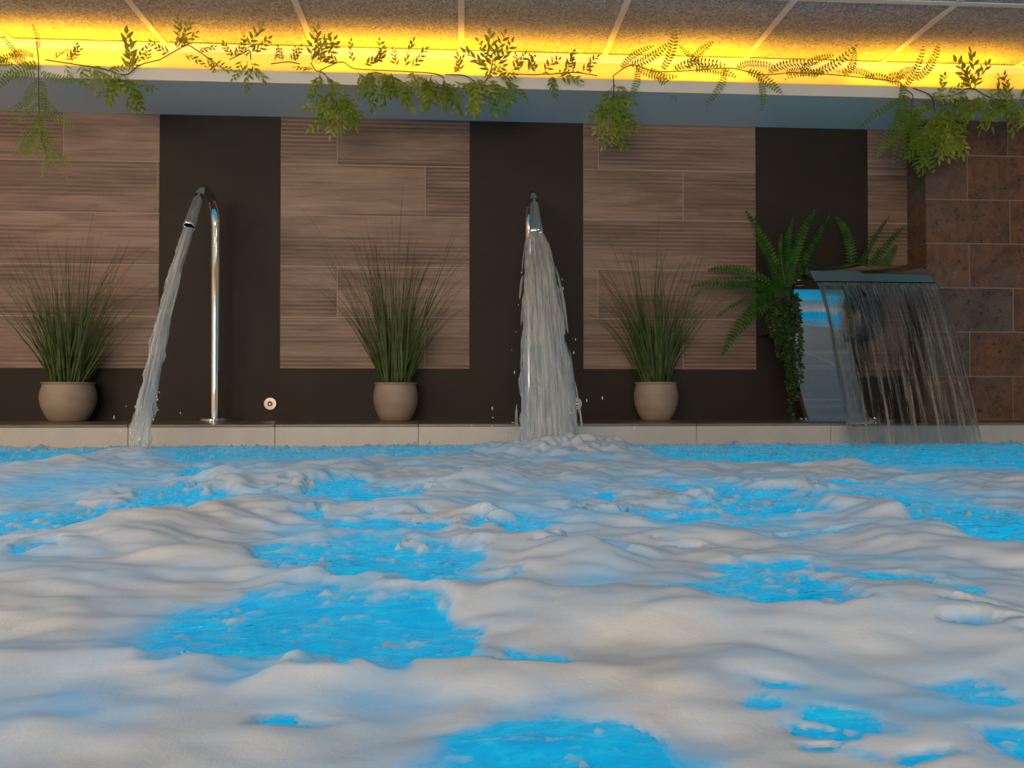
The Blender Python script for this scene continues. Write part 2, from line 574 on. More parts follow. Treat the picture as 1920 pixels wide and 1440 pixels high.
# ---- ceiling
slab = MB().box(X_L, X_R, Y_B, Y_COVE + 0.1, Z_CEIL + 0.02, Z_CEIL + 0.08).build('ceiling', 'white_paint')
tag(slab, 'suspended ceiling of grey fibrous boards in a white metal grid', 'ceiling', kind='structure')
PX = 0.6
gx0 = float(at_y(865, 95, Y_COVE)[0])
gxs = [gx0 + PX * k for k in range(-7, 8) if X_L < gx0 + PX * k < X_R]
cols = [X_L] + gxs + [X_R]
rows = [Y_COVE] + [Y_COVE - 0.53 - PX * k for k in range(0, 4)]
bm = None
for i, (a, b) in enumerate(zip(cols[:-1], cols[1:])):
    for j in range(len(rows) - 1):
        MB().box(a + 0.010, b - 0.010, rows[j + 1] + 0.010, rows[j] - (0.010 if j else 0.0), Z_CEIL + 0.002, Z_CEIL + 0.0195).build('ceiling_board', 'ceiling_board', slab)
for x in gxs:
    MB().box(x - 0.012, x + 0.012, rows[-1], Y_COVE, Z_CEIL - 0.003, Z_CEIL + 0.0015).build('grid_bar', 'white_metal', slab)
for y in rows[1:]:
    MB().box(X_L, X_R, y - 0.012, y + 0.012, Z_CEIL - 0.0034, Z_CEIL + 0.001).build('grid_bar', 'white_metal', slab)
MB().box(X_L, X_R, Y_B, rows[-1] - 0.012, Z_CEIL, Z_CEIL + 0.0195).build('ceiling_board', 'ceiling_board', slab)

# ---- the rest of the room
tag(MB().box(X_L - 0.1, X_L, Y_B, Y_COVE + 0.1, Z_FLOOR, Z_CEIL + 0.08).build('wall_left', 'wall_paint'), 'plain beige wall at the left end of the pool hall', 'wall', kind='structure')
tag(MB().box(X_R, X_R + 0.1, Y_B, Y_COVE + 0.1, Z_FLOOR, Z_CEIL + 0.08).build('wall_right', 'wall_paint'), 'plain beige wall at the right end of the pool hall', 'wall', kind='structure')
tag(MB().box(X_L, X_R, Y_B - 0.1, Y_B, Z_FLOOR, Z_CEIL + 0.08).build('wall_front', 'wall_paint'), 'plain beige wall across the pool behind the viewer', 'wall', kind='structure')
tag(MB().box(X_L, X_R, Y_B, 0.0, Z_FLOOR - 0.1, Z_FLOOR).build('floor', 'basin_liner'), 'pale blue pool basin floor', 'floor', kind='structure')
dk = MB()
dk.box(X_L, X_R, Y_B, -5.4, Z_FLOOR, -0.02)
tag(dk.build('floor_deck', 'deck_tile'), 'beige tiled deck on the far side of the pool', 'floor', kind='structure')
# soffit with cove along the left wall and the wall behind the viewer
s2 = MB()
s2.box(X_L, X_L + 0.35, Y_B, Y_FASCIA, Z_SOFFIT, Z_SOFFIT + 0.012)
s2.box(X_L + 0.335, X_L + 0.35, Y_B, Y_FASCIA, Z_SOFFIT + 0.012, Z_FASCIA)
tag(s2.build('trim_2', 'white_paint'), 'white light cove along the left wall', 'trim', kind='structure')
s3 = MB()
s3.box(X_L + 0.35, X_R, Y_B, Y_B + 0.35, Z_SOFFIT, Z_SOFFIT + 0.012)
s3.box(X_L + 0.35, X_R, Y_B + 0.335, Y_B + 0.35, Z_SOFFIT + 0.012, Z_FASCIA)
tag(s3.build('trim_3', 'white_paint'), 'white light cove along the wall behind the viewer', 'trim', kind='structure')


# ---- cove lighting: amber strips lying in the trough
def led(x0, x1, power, label):
    y, z = 0.085, Z_SOFFIT + 0.012
    e = empty('led_strip', ((x0 + x1) / 2, y, z))
    tag(e, label, 'led strip', 'amber strips in the light cove')
    L = x1 - x0
    MB().box(-L / 2, L / 2, -0.004, 0.012, 0.0, 0.182).build('profile', 'white_metal', e)
    MB().box(-L / 2, L / 2, -0.006, 0.006, 0.182, 0.185).build('strip', 'led_amber', e)
    area('strip_light', (0, 0, 0.188), L, power * COVE_STRENGTH, AMBER, e, (R(180), 0, 0), 0.012, spread=R(128))


SEG = [(-3.5, -2.15, 16, 'amber strip at the far left of the cove'),
       (-2.1, -1.22, 22, 'bright amber strip in the cove above the left potted grass'),
       (-1.2, -0.62, 8, 'amber strip in the cove above the left swan-neck spout'),
       (-0.60, 0.18, 19, 'bright amber strip in the cove above the middle potted grass'),
       (0.20, 0.72, 8, 'amber strip in the cove above the middle swan-neck spout'),
       (0.74, 1.22, 14, 'bright amber strip in the cove above the right potted grass'),
       (1.24, 1.62, 5, 'amber strip in the cove above the ferns'),
       (1.64, 2.3, 16, 'bright amber strip in the cove above the stone tiles'),
       (2.35, 3.5, 16, 'amber strip at the far right of the cove')]
for s_ in SEG:
    led(*s_)
for nm, loc, L, rz, pw, lb in (('led_strip', (X_L + 0.10, -3.4, Z_SOFFIT + 0.012), 5.6, R(90), 9, 'amber strip in the cove along the left wall'),
                               ('led_strip', (0.1, Y_B + 0.10, Z_SOFFIT + 0.012), 6.4, 0, 9, 'amber strip in the cove behind the viewer')):
    e = empty(nm, loc)
    e.rotation_euler = (0, 0, rz)
    tag(e, lb, 'led strip')
    MB().box(-L / 2, L / 2, -0.006, 0.006, 0.0, 0.003).build('strip', 'led_amber', e)
    area('strip_light', (0, 0, 0.006), L, pw, AMBER, e, (R(180), 0, 0), 0.012)


# ---- ceiling light panels; the pair behind the viewer is added fill
def ceil_panel(x, y, power, color, label):
    e = empty('ceiling_light', (x, y, Z_CEIL))
    tag(e, label, 'ceiling light')
    MB().box(-0.29, 0.29, -0.29, 0.29, -0.010, -0.001).build('frame', 'white_metal', e)
    MB().box(-0.27, 0.27, -0.27, 0.27, -0.012, -0.0095).build('diffuser', 'lamp_white', e)
    area('panel_light', (0, 0, -0.016), 0.54, power, color, e)


ceil_panel(-2.4, -2.3, PANEL_WARM, (1, 0.70, 0.42), 'square ceiling light panel over the left side of the pool')
ceil_panel(-1.2, -4.6, FILL_PANEL_W, (1, 0.90, 0.78), 'square ceiling light panel behind the viewer on the left')
ceil_panel(1.5, -4.6, FILL_PANEL_W, (1, 0.92, 0.82), 'square ceiling light panel behind the viewer on the right')


# ---- window added behind the viewer to light the tiled wall frontally
we = empty('window_1', (-1.3, Y_B, 0.62))
tag(we, 'wide bright window behind the viewer', 'window', kind='structure')
for (a, b, c, d) in ((-1.9, 1.9, -0.52, -0.46), (-1.9, 1.9, 0.46, 0.52), (-1.9, -1.84, -0.46, 0.46), (1.84, 1.9, -0.46, 0.46), (-0.03, 0.03, -0.46, 0.46)):
    MB().box(a, b, 0.0, 0.05, c, d).build('window_frame', 'white_metal', we)
for (a, b) in ((-1.84, -0.03), (0.03, 1.84)):
    MB().box(a, b, 0.002, 0.010, -0.46, 0.46).build('pane', 'window_glow', we)
area('window_light', (0, 0.06, 0), 3.6, FILL_WINDOW_W, (1.0, 0.80, 0.58), we, (R(90), 0, 0), 0.9)

# ---- blue glowing window added in the right wall for the waterfall's reflection
w2 = empty('window_2', (X_R, -5.0, 0.72))
tag(w2, 'window showing blue dusk in the right wall behind the viewer', 'window', kind='structure')
for (a, b, c, d) in ((-1.5, 1.5, -0.46, -0.40), (-1.5, 1.5, 0.70, 0.76), (-1.5, -1.44, -0.40, 0.70), (1.44, 1.5, -0.40, 0.70)):
    MB().box(-0.05, 0.0, a, b, c, d).build('window_frame', 'white_metal', w2)
MB().box(-0.010, -0.002, -1.44, 1.44, -0.40, 0.70).build('pane', 'dusk_glow', w2)

# ---- underwater lamps on the basin floor
lamps = [(x, y) for x in (-2.7, -1.62, -0.54, 0.54, 1.62, 2.7) for y in (-1.0, -2.1, -3.6)]
for i, (x, y) in enumerate(lamps):
    e = empty('underwater_lamp', (x, y, Z_FLOOR))
    tag(e, 'round blue lamp set in the basin floor under the water', 'lamp', 'underwater lamps')
    MB().lathe([(0.10, 0.0), (0.10, 0.02), (0.085, 0.03)], 20).build('housing', 'white_metal', e)
    MB().lathe([(0.08, 0.028), (0.08, 0.034)], 20).build('lens', 'lamp_blue', e)
    area('lamp_light', (0, 0, 0.04), 0.16, POOL_W, BLUE, e, (R(180), 0, 0), shape='DISK')


# ================================================================== water
_perm = RNG.permutation(4096)
_gr = RNG.rand(4096) * 2 * math.pi


def perlin(x, y, seed=0):
    xi, yi = np.floor(x).astype(int), np.floor(y).astype(int)
    xf, yf = x - xi, y - yi

    def grad(ix, iy, dx, dy):
        h = _perm[(_perm[(ix + seed * 17) & 4095] + iy) & 4095]
        a = _gr[h]
        return np.cos(a) * dx + np.sin(a) * dy
    u = xf * xf * xf * (xf * (xf * 6 - 15) + 10)
    w = yf * yf * yf * (yf * (yf * 6 - 15) + 10)
    n00, n10 = grad(xi, yi, xf, yf), grad(xi + 1, yi, xf - 1, yf)
    n01, n11 = grad(xi, yi + 1, xf, yf - 1), grad(xi + 1, yi + 1, xf - 1, yf - 1)
    return ((n00 * (1 - u) + n10 * u) * (1 - w) + (n01 * (1 - u) + n11 * u) * w) * 1.5


def fbm(x, y, f, oct_=4, gain=0.5, seed=0):
    s, a = np.zeros_like(x), 1.0
    for o in range(oct_):
        s += a * perlin(x * f + 13.7 * o, y * f - 7.1 * o, seed + o)
        f *= 2.03
        a *= gain
    return s


def sstep(a, b, x):
    q = np.clip((x - a) / (b - a), 0, 1)
    return q * q * (3 - 2 * q)


def depth_of(X, Y):
    return (X - CAM[0]) * FWD[0] + (Y - CAM[1]) * FWD[1]


JET_Y0, JET_LAND = -0.415, -0.83
X_JET_L = X_at(404, 600, -0.11)
X_JET_M = X_at(992.5, 600, -0.11)
XW0, XW1 = X_at(1530, 527, -0.322), X_at(1755, 529, -0.322)
Y_CURT = -0.56


def poly_dist(X, Y, pts, ky=1.0):
    best = np.full(X.shape, 1e9)
    for (x0, y0), (x1, y1) in zip(pts[:-1], pts[1:]):
        dx, dy = x1 - x0, (y1 - y0) * ky
        px_, py_ = X - x0, (Y - y0) * ky
        tt = np.clip((px_ * dx + py_ * dy) / (dx * dx + dy * dy + 1e-9), 0, 1)
        best = np.minimum(best, np.hypot(px_ - tt * dx, py_ - tt * dy))
    return best


def W(px, py, z=Z_WATER):
    p = at_z(px, py, z)
    return float(p[0]), float(p[1])


# swells of the foam: (crest line, height, width)
RIDGES = [
    ([(430, 915), (480, 900), (550, 905)], 0.030, 0.10),
    ([(230, 1010), (420, 960), (520, 930)], 0.018, 0.09),
    ([(520, 1075), (640, 1105), (760, 1125), (960, 1130)], 0.016, 0.045),
    ([(960, 1135), (1085, 1160), (1200, 1155), (1440, 1190), (1585, 1175), (1700, 1145), (1920, 1230)], 0.020, 0.050),
    ([(560, 1275), (760, 1270), (1000, 1275), (1220, 1285), (1400, 1255)], 0.012, 0.035),
    ([(900, 1035), (1040, 1035), (1110, 1060)], 0.024, 0.060),
    ([(880, 915), (960, 905)], 0.020, 0.08),
    ([(1240, 890), (1330, 885)], 0.018, 0.07),
    ([(1120, 985), (1260, 1000), (1380, 1005)], 0.016, 0.06),
    ([(1560, 965), (1640, 970), (1780, 1040), (1900, 1045)], 0.020, 0.06),
    ([(940, 975), (1060, 965)], 0.024, 0.06),
    ([(760, 960), (830, 950)], 0.018, 0.05),
    ([(0, 1130), (180, 1090), (360, 1060)], 0.014, 0.07),
    ([(0, 1260), (250, 1240), (380, 1250)], 0.010, 0.05),
    ([(620, 955), (700, 948)], 0.016, 0.04),
]
RIDGES = [([W(*p) for p in pts], h, w) for pts, h, w in RIDGES]


def water_height(X, Y):
    z = depth_of(X, Y)
    fade = sstep(0.18, 0.6, z)
    h = 0.0085 * fbm(X, Y * 1.3, 2.6, 3, 0.5, 3) + 0.0035 * perlin(X * 9, Y * 13, 5)
    h = h * (0.35 + 0.65 * fade)
    h += 0.0022 * perlin(X * 24, Y * 34, 6)
    # the jets hit the surface
    for (jx_, jy_, amp) in ((X_JET_M + 0.03, JET_LAND - 0.05, 0.036), (X_JET_L, JET_LAND, 0.006)):
        r2 = ((X - jx_) / 0.23) ** 2 + ((Y - jy_) / 0.20) ** 2
        h += amp * np.exp(-r2) * (1 + 0.55 * fbm(X, Y, 20.0, 3, 0.6, 8))
    # waves flatten against the ledge
    return h * (0.35 + 0.65 * sstep(0.0, 0.25, Y_LEDGE - Y))


# open water in the foam, as ellipses on the surface (centre and half size in the photo, unprojected)
PATCH = [
    (390, 882, 45, 7), (640, 915, 60, 14), (720, 930, 60, 12), (620, 964, 40, 6), (715, 985, 62, 17), (885, 984, 28, 9), (800, 918, 30, 7),
    (620, 1042, 105, 24), (720, 1040, 110, 30), (800, 1080, 75, 32), (700, 1065, 80, 24), (900, 1050, 40, 7), (920, 1079, 38, 8), (880, 1106, 34, 7),
    (450, 1172, 112, 62), (570, 1190, 120, 55), (680, 1195, 110, 50), (770, 1195, 75, 52), (850, 1210, 50, 30), (920, 1237, 70, 12),
    (1005, 1228, 42, 20), (985, 1222, 34, 14), (520, 1347, 40, 13), (560, 1352, 40, 8),
    (950, 1395, 110, 42), (1080, 1392, 110, 46), (1180, 1402, 75, 34), (1050, 1440, 220, 46),
    (1400, 945, 85, 26), (1390, 930, 60, 16), (1225, 962, 34, 13), (1280, 962, 26, 10), (1165, 973, 18, 7), (1460, 962, 42, 6), (1400, 980, 36, 6),
    (1605, 937, 76, 13), (1660, 944, 30, 8), (1495, 912, 18, 5), (1640, 908, 60, 6), (1560, 905, 24, 5),
    (1790, 975, 90, 28), (1860, 990, 110, 34), (1930, 985, 80, 40),
    (1440, 1060, 100, 16), (1500, 1064, 90, 14), (1370, 1076, 60, 8),
    (1400, 1130, 88, 26), (1470, 1120, 80, 36), (1520, 1105, 46, 16), (1440, 1098, 40, 10),
    (1640, 1092, 46, 18), (1685, 1100, 28, 16), (1780, 1118, 34, 6),
    (1870, 1152, 55, 8), (1905, 1205, 40, 12),
    (1490, 1342, 34, 19), (1600, 1345, 40, 18), (1640, 1366, 36, 20), (1590, 1392, 28, 13), (1465, 1279, 28, 9), (1555, 1330, 10, 7),
    (1755, 1272, 34, 12), (1800, 1310, 30, 12), (1890, 1400, 70, 20), (1720, 1432, 80, 14), (1620, 1428, 34, 10),
    (1085, 1115, 32, 7), (1070, 1013, 32, 8), (980, 993, 40, 8), (1535, 997, 30, 5), (1500, 997, 20, 4), (1290, 1017, 20, 4), (1850, 935, 40, 5),
    (40, 985, 130, 14), (180, 970, 120, 15), (300, 945, 90, 13), (330, 922, 60, 10), (20, 1030, 50, 7), (1150, 930, 40, 7), (560, 925, 24, 8),
]
# thin, broken foam where the water shines through
THIN = [(150, 915, 260, 36), (60, 940, 160, 24), (1090, 930, 80, 14), (560, 1000, 60, 12), (620, 1115, 60, 10), (420, 1285, 60, 22),
        (1060, 1330, 150, 26), (1560, 1330, 190, 70), (1780, 1330, 140, 60), (1130, 1095, 80, 14), (1280, 980, 160, 26), (1800, 1100, 120, 30),
        (640, 985, 100, 26), (1000, 985, 60, 16), (700, 1310, 140, 26), (300, 1180, 60, 30), (1500, 1010, 80, 10), (1640, 930, 200, 22),
        (1160, 1040, 50, 20), (850, 1060, 90, 24), (1320, 910, 100, 12), (700, 925, 130, 24), (120, 1340, 160, 40), (1120, 1430, 260, 60)]


def ell(px, py, rx, ry):
    x0, y0 = W(px, py + ry)
    x1, y1 = W(px, py - ry)
    cxw, cyw = W(px, py)
    z = depth_of(cxw, cyw)
    yy = (y0 + y1) / 2
    return (cxw * (yy - CAM[1]) / (cyw - CAM[1]), yy, rx * z / F_PX, max(abs(y1 - y0) / 2, 0.004))


PATCH = [ell(a, b + (8 if b > 1000 else 3), 1.08 * c, 1.08 * d) for a, b, c, d in PATCH]
THIN = [ell(*p) for p in THIN]


def foam_thickness(X, Y):
    z = depth_of(X, Y)
    sc = np.clip(z / 0.9, 0.35, 2.2)
    wx = X + 0.045 * sc * fbm(X, Y, 9.0, 4, 0.6, 21)
    wy = Y + 0.045 * sc * fbm(X, Y, 9.0, 4, 0.6, 31)
    q = np.full(X.shape, -5.0)
    for (cx_, cy_, rx, ry) in PATCH:
        d = np.sqrt(((wx - cx_) / rx) ** 2 + ((wy - cy_) / ry) ** 2)
        q = np.maximum(q, 1 - d)
    hf = fbm(X, Y * 1.6, 30.0, 3, 0.6, 41)
    q = q + 0.17 * hf
    # clear water along the ledge
    zb = 2.12 - 0.30 * sstep(0.45, 1.2, X) + 0.18 * fbm(X, Y, 2.4, 3, 0.5, 51)
    q = np.maximum(q, (z - zb) / 0.45)
    q = np.minimum(q, 1.0)
    mound = np.exp(-(((X - X_JET_M - 0.05) / 0.24) ** 2 + ((Y - JET_LAND + 0.06) / 0.17) ** 2))
    q = q - 1.9 * mound * (z < 2.62)
    moundl = np.exp(-(((X - X_JET_L) / 0.20) ** 2 + ((Y - JET_LAND + 0.03) / 0.09) ** 2))
    q = q - 0.7 * moundl
    tb = 0.70 + 0.36 * fbm(X, Y * 1.2, 4.5, 4, 0.55, 61)
    thin = np.zeros(X.shape)
    for (cx_, cy_, rx, ry) in THIN:
        d2 = ((wx - cx_) / (rx * 1.1)) ** 2 + ((wy - cy_) / (ry * 1.1)) ** 2
        thin = np.maximum(thin, np.exp(-d2))
    tb = tb * (1 - 0.62 * thin) + 0.10 * thin * hf
    tt = tb * sstep(0.18, -0.55, q) - 0.16 * sstep(0.02, 0.30, q)
    # flecks of foam drifting in the open water
    fl = fbm(wx, wy * 2.0, 26.0, 3, 0.6, 71)
    tt = np.maximum(tt, (fl - 0.40) * 0.85 * sstep(-0.2, 0.3, q))
    return tt


def ridge_height(X, Y):
    h = np.zeros(X.shape)
    for pts, a, w in RIDGES:
        d = poly_dist(X, Y, pts)
        h = np.maximum(h, 0.72 * a * np.exp(-(d / w) ** 2))
    return h


def graded(a, b, da, db):
    out = [a]
    while out[-1] < b:
        f = (out[-1] - a) / (b - a)
        out.append(out[-1] + da + (db - da) * f)
    out[-1] = b
    return out


def grid_mesh(xs_, ys_, zfun, keep=None):
    X, Y = np.meshgrid(np.array(xs_), np.array(ys_))
    Z, tt = zfun(X, Y)
    ny, nx = X.shape
    idx = np.arange(nx * ny).reshape(ny, nx)
    q = np.stack([idx[:-1, :-1], idx[:-1, 1:], idx[1:, 1:], idx[1:, :-1]], -1).reshape(-1, 4)
    co = np.stack([X, Y, Z], -1).reshape(-1, 3)
    tt = tt.reshape(-1)
    if keep is not None:
        q = q[(tt[q] > keep).any(1)]
        used = np.unique(q)
        remap = np.full(len(co), -1)
        remap[used] = np.arange(len(used))
        co, tt, q = co[used], tt[used], remap[q]
    return co, q, tt


def mesh_np(name, co, q, attrs=None):
    me = bpy.data.meshes.new(name)
    me.vertices.add(len(co))
    me.vertices.foreach_set('co', co.astype(np.float32).ravel())
    me.loops.add(q.size)
    me.loops.foreach_set('vertex_index', q.astype(np.int32).ravel())
    me.polygons.add(len(q))
    me.polygons.foreach_set('loop_start', np.arange(0, q.size, 4, dtype=np.int32))
    for k, a in (attrs or {}).items():
        at_ = me.attributes.new(k, 'FLOAT', 'POINT')
        at_.data.foreach_set('value', a.astype(np.float32))
    me.update(calc_edges=True)
    me.validate()
    return me


# water sheet
xw = [X_L + 0.001, -3.3, -3.0] + list(np.arange(-2.8, 2.8001, 0.014)) + [3.0, 3.3, X_R - 0.001]
yw = [-5.399] + list(np.arange(-5.2, -3.1, 0.2)) + graded(-3.08, Y_LEDGE, 0.006, 0.012)


def wz(X, Y):
    return Z_WATER + water_height(X, Y) + 0.30 * ridge_height(X, Y), np.zeros(X.shape)


co, q, _ = grid_mesh(xw, yw, wz)
pw = link('pool_water', mesh_np('pool_water', co, q), 'pool_water', smooth=True)
tag(pw, 'bright blue lit pool water showing between the foam', 'water', kind='stuff')

xf = [X_L + 0.002, -3.3, -3.0] + list(np.arange(-2.6, -1.0, 0.009)) + list(np.arange(-1.0, 1.0, 0.006)) + list(np.arange(1.0, 2.6, 0.009)) + [3.0, 3.3, X_R - 0.002]
yf = [-5.398] + list(np.arange(-5.2, -3.1, 0.2)) + graded(-3.06, Y_LEDGE - 0.002, 0.0035, 0.0085)


def fz(X, Y):
    tt = foam_thickness(X, Y)
    hh = Z_WATER + water_height(X, Y) + 0.30 * ridge_height(X, Y)
    tc = np.clip(tt, 0, 1)
    near = sstep(0.25, 1.3, depth_of(X, Y))
    hh = hh + 0.0006 + tc ** 0.7 * 0.008 * (0.25 + 0.75 * near) + ridge_height(X, Y) * 0.65 * sstep(0.05, 0.5, tt)
    lump = np.sqrt(fbm(X, Y * 1.25, 6.0, 3, 0.42, 81) ** 2 + 0.012)
    hh = hh + sstep(0.1, 0.6, tt) * (0.015 * (0.22 + 0.78 * near) * (1.15 * lump - 0.22)) + 0.0022 * (0.3 + 0.7 * near) * sstep(0.1, 0.5, tt) * fbm(X, Y * 1.4, 26.0, 2, 0.5, 91)
    base = Z_WATER + water_height(X, Y) + 0.30 * ridge_height(X, Y)
    hh = np.maximum(hh, base + 0.0018 * sstep(-0.02, 0.12, tt))
    hh = np.where(tt < -0.05, base - 0.003, hh)
    return hh, tt


co, q, tt = grid_mesh(xf, yf, fz, keep=0.0)
fo = link('foam', mesh_np('foam', co, q, {'thickness': tt}), 'foam', smooth=True)
tag(fo, 'thick pale foam drifting in swells over the pool', 'foam', kind='stuff')

# ================================================================== swan-neck spouts


def arc_pts(y0, zc, rad, th_end, run, n=18):
    """side view of a swan neck: up the pole, round the bend, down the nozzle"""
    pts = [(y0, 0.012), (y0, 0.25), (y0, 0.5), (y0, zc - 0.05)]
    for i in range(n + 1):
        th = R(th_end) * i / n
        pts.append((y0 - rad + rad * math.cos(th), zc + rad * math.sin(th)))
    d = (-math.sin(R(th_end)), math.cos(R(th_end)))
    s_ = pts[-1]
    for k in range(1, 7):
        pts.append((s_[0] + d[0] * run * k / 6, s_[1] + d[1] * run * k / 6))
    return pts, d


def spout(x, label, fan):
    e = empty('swan_neck_spout', (x, -0.11, 0))
    tag(e, label, 'pool spout', 'chrome swan-neck spouts')
    prof, d = arc_pts(-0.11, 0.728, 0.108, 141, 0.17)
    n = len(prof)
    MB().lathe([(0.062, 0.0), (0.064, 0.002), (0.064, 0.009), (0.061, 0.012), (0.022, 0.0125)], 40).build('base_flange', 'chrome', e, 'auto')
    cut = n - 7
    pole = prof[:cut + 1]
    MB().tube([(0, y + 0.11, z) for y, z in pole], [0.0172] * len(pole), 24, cap=False).build('neck', 'chrome', e, True)
    noz = prof[cut:]
    k = len(noz)
    if fan:
        fl = [(1 + (1.5 - 1) * (i / (k - 1)) ** 1.2, 1 - 0.55 * (i / (k - 1)) ** 1.1) for i in range(k)]
        rad = [0.0172 - 0.002 * i / (k - 1) for i in range(k)]
    else:
        fl = [(1 + 0.10 * i / (k - 1), 1 + 0.10 * i / (k - 1)) for i in range(k)]
        rad = [0.0173 + 0.0010 * i / (k - 1) for i in range(k)]
    nz = MB().tube([(0, y + 0.11, z) for y, z in noz], rad, 24, cap=False, flat=fl).build('nozzle', 'chrome', e, True)
    so_ = nz.modifiers.new('wall', 'SOLIDIFY')
    so_.thickness = 0.0018
    so_.offset = -1
    return noz[-1], d


tipL, dirv = spout(X_JET_L, 'slim chrome swan-neck spout beside the leftmost potted grass pouring a narrow stream', False)
tipM, _ = spout(X_JET_M, 'chrome swan-neck spout with a flat fan nozzle pouring a wide spray', True)


def flow_attr(me, vals):
    a = me.attributes.new('flow', 'FLOAT_VECTOR', 'POINT')
    a.data.foreach_set('vector', np.array(vals, np.float32).ravel())


def stream_point(tip, u, extra=0.0):
    """u runs 0..1 from the nozzle to the water"""
    L = (-JET_LAND + tip[0]) * u + 0.0
    slope = 1.19
    total = tip[1] - Z_WATER
    Lm = -JET_LAND + tip[0]
    k = (total - slope * Lm) / (Lm * Lm)
    return tip[0] - L, tip[1] - slope * L - k * L * L


def ribbon_tube(path, rx, ry, n, lump, seed, uvscale=1.0):
    """closed stream surface with lumps; returns verts, faces and flow coordinates"""
    vs_, fs_, fl = [], [], []
    m = len(path)
    rs = np.random.RandomState(seed)
    ph = rs.rand(6) * 6.28
    for i, (x, y, z) in enumerate(path):
        u = i / (m - 1)
        for k in range(n):
            a = 2 * math.pi * k / n
            w = 1 + lump * u ** 0.5 * (0.5 * math.sin(23 * u + 2 * a + ph[0]) + 0.4 * math.sin(41 * u - 3 * a + ph[1]) + 0.35 * math.sin(67 * u + a + ph[2]) + 0.3 * math.sin(97 * u + 4 * a + ph[3]))
            vs_.append((x + rx[i] * math.cos(a) * w, y + ry[i] * math.sin(a) * w, z + 0.0))
            fl.append((math.cos(a) * rx[i] * 6 + seed, math.sin(a) * ry[i] * 6, u))
    for i in range(m - 1):
        for k in range(n):
            k2 = (k + 1) % n
            fs_.append((i * n + k, i * n + k2, (i + 1) * n + k2, (i + 1) * n + k))
    return vs_, fs_, fl


def build_stream(name, parent, mat, pieces):
    mb, fl = MB(), []
    for v_, f_, l_ in pieces:
        mb.add(v_, f_)
        fl += l_
    o = mb.build(name, mat, parent, True)
    flow_attr(o.data, fl)
    return o


def jet(x, tip, label, wide):
    e = empty('water_jet', (x, 0, 0))
    tag(e, label, 'water jet', 'jets of water pouring into the pool')
    m = 60
    rs = np.random.RandomState(5 if wide else 9)
    us = [i / (m - 1) for i in range(m)]
    base = [stream_point(tip, u) for u in us]
    zend = Z_WATER - 0.01

    def spread(u):
        if wide:
            return 0.022 + 0.072 * min(1, u / 0.9) ** 0.62
        return 0.0155 + 0.010 * u
    body = []
    for j, (fx, off) in enumerate(((0.92, 0.0), (0.6, -0.25), (0.6, 0.25)) if wide else ((1.0, 0.0), (0.7, -0.15))):
        pth = [(off * spread(u) * (1 if wide else 1.5), y + 0.004 * j, z) for u, (y, z) in zip(us, base)]
        rx = [spread(u) * fx for u in us]
        ry = [0.008 + 0.026 * u if wide else 0.0145 + 0.006 * u for u in us]
        body.append(ribbon_tube(pth, rx, ry, 22, 0.10 if wide else 0.38, j + (3 if wide else 8)))
    build_stream('stream', e, 'jet_water', body)
    pieces = []
    for s_ in range(95 if wide else 26):
        a = rs.uniform(-1, 1)
        c = rs.uniform(-1, 1)
        u0 = rs.uniform(0, 0.85) if s_ > 8 else 0.0
        u1 = min(1.0, u0 + rs.uniform(0.08, 0.32))
        pth, rx = [], []
        mm = 10
        rad = rs.uniform(0.0012, 0.0040) if wide else rs.uniform(0.0015, 0.0042)
        ext = 1.04 if rs.rand() < 0.8 else 1.08
        for i in range(mm):
            w = i / (mm - 1)
            u = u0 + (u1 - u0) * w
            y, z = stream_point(tip, u)
            xx = a * spread(u) * ext + (0.003 * math.sin(9 * u + s_))
            yy = y + c * (0.030 * u + 0.006)
            pth.append((xx, yy, z))
            rx.append(rad * (0.15 + math.sin(math.pi * min(1, max(0.0, w))) ** 0.6))
        pieces.append(ribbon_tube(pth, rx, rx, 6, 0.0, s_))
    build_stream('strands', e, 'jet_strand', pieces)
    # droplets torn off around the stream
    mb, fl = MB(), []
    for s_ in range(46 if wide else 26):
        if rs.rand() < 0.3:
            u = rs.uniform(0.25, 1.0)
            y, z = stream_point(tip, u)
            xx = (1 if rs.rand() < 0.5 else -1) * spread(u) * rs.uniform(1.0, 1.35)
        else:
            y = JET_LAND + rs.uniform(-0.12, 0.12)
            z = Z_WATER + 0.02 + abs(rs.normal(0, 0.055))
            xx = rs.normal(0, 0.16 if wide else 0.09)
        r_ = rs.uniform(0.0009, 0.0024)
        st = rs.uniform(1.0, 3.2)
        n0 = len(mb.v)
        mb.lathe([(0.0003, -st * r_), (r_ * 0.8, -0.5 * st * r_), (r_, 0), (r_ * 0.7, 0.6 * st * r_), (0.0003, st * r_)], 6, (xx, y, z))
        fl += [(0, 0, 0.5)] * (len(mb.v) - n0)
    o = mb.build('droplets', 'spray_water', e, True)
    flow_attr(o.data, fl)
    o['kind'] = 'stuff'


jet(X_JET_L, tipL, 'narrow stream of water falling from the left spout into the pool', False)
jet(X_JET_M, tipM, 'wide spray of water fanning from the middle spout into the foam', True)

# ================================================================== chrome waterfall
inner_px = [(1529, 529), (1521, 521), (1512, 515.5), (1503, 517), (1494, 528), (1487.5, 550), (1484.5, 587), (1486.5, 640), (1493, 693), (1505.5, 750), (1517, 788)]
outer_px = [(1528, 527), (1518, 508), (1507, 497), (1497, 494.5), (1487, 504), (1478.5, 535), (1475.5, 587), (1478, 640), (1485, 693), (1498, 750), (1510, 789)]


def prof_yz(pxs):
    out = []
    for p in pxs:
        w_ = at_x(p[0], p[1], XW0)
        out.append((float(w_[1]), float(w_[2])))
    return out


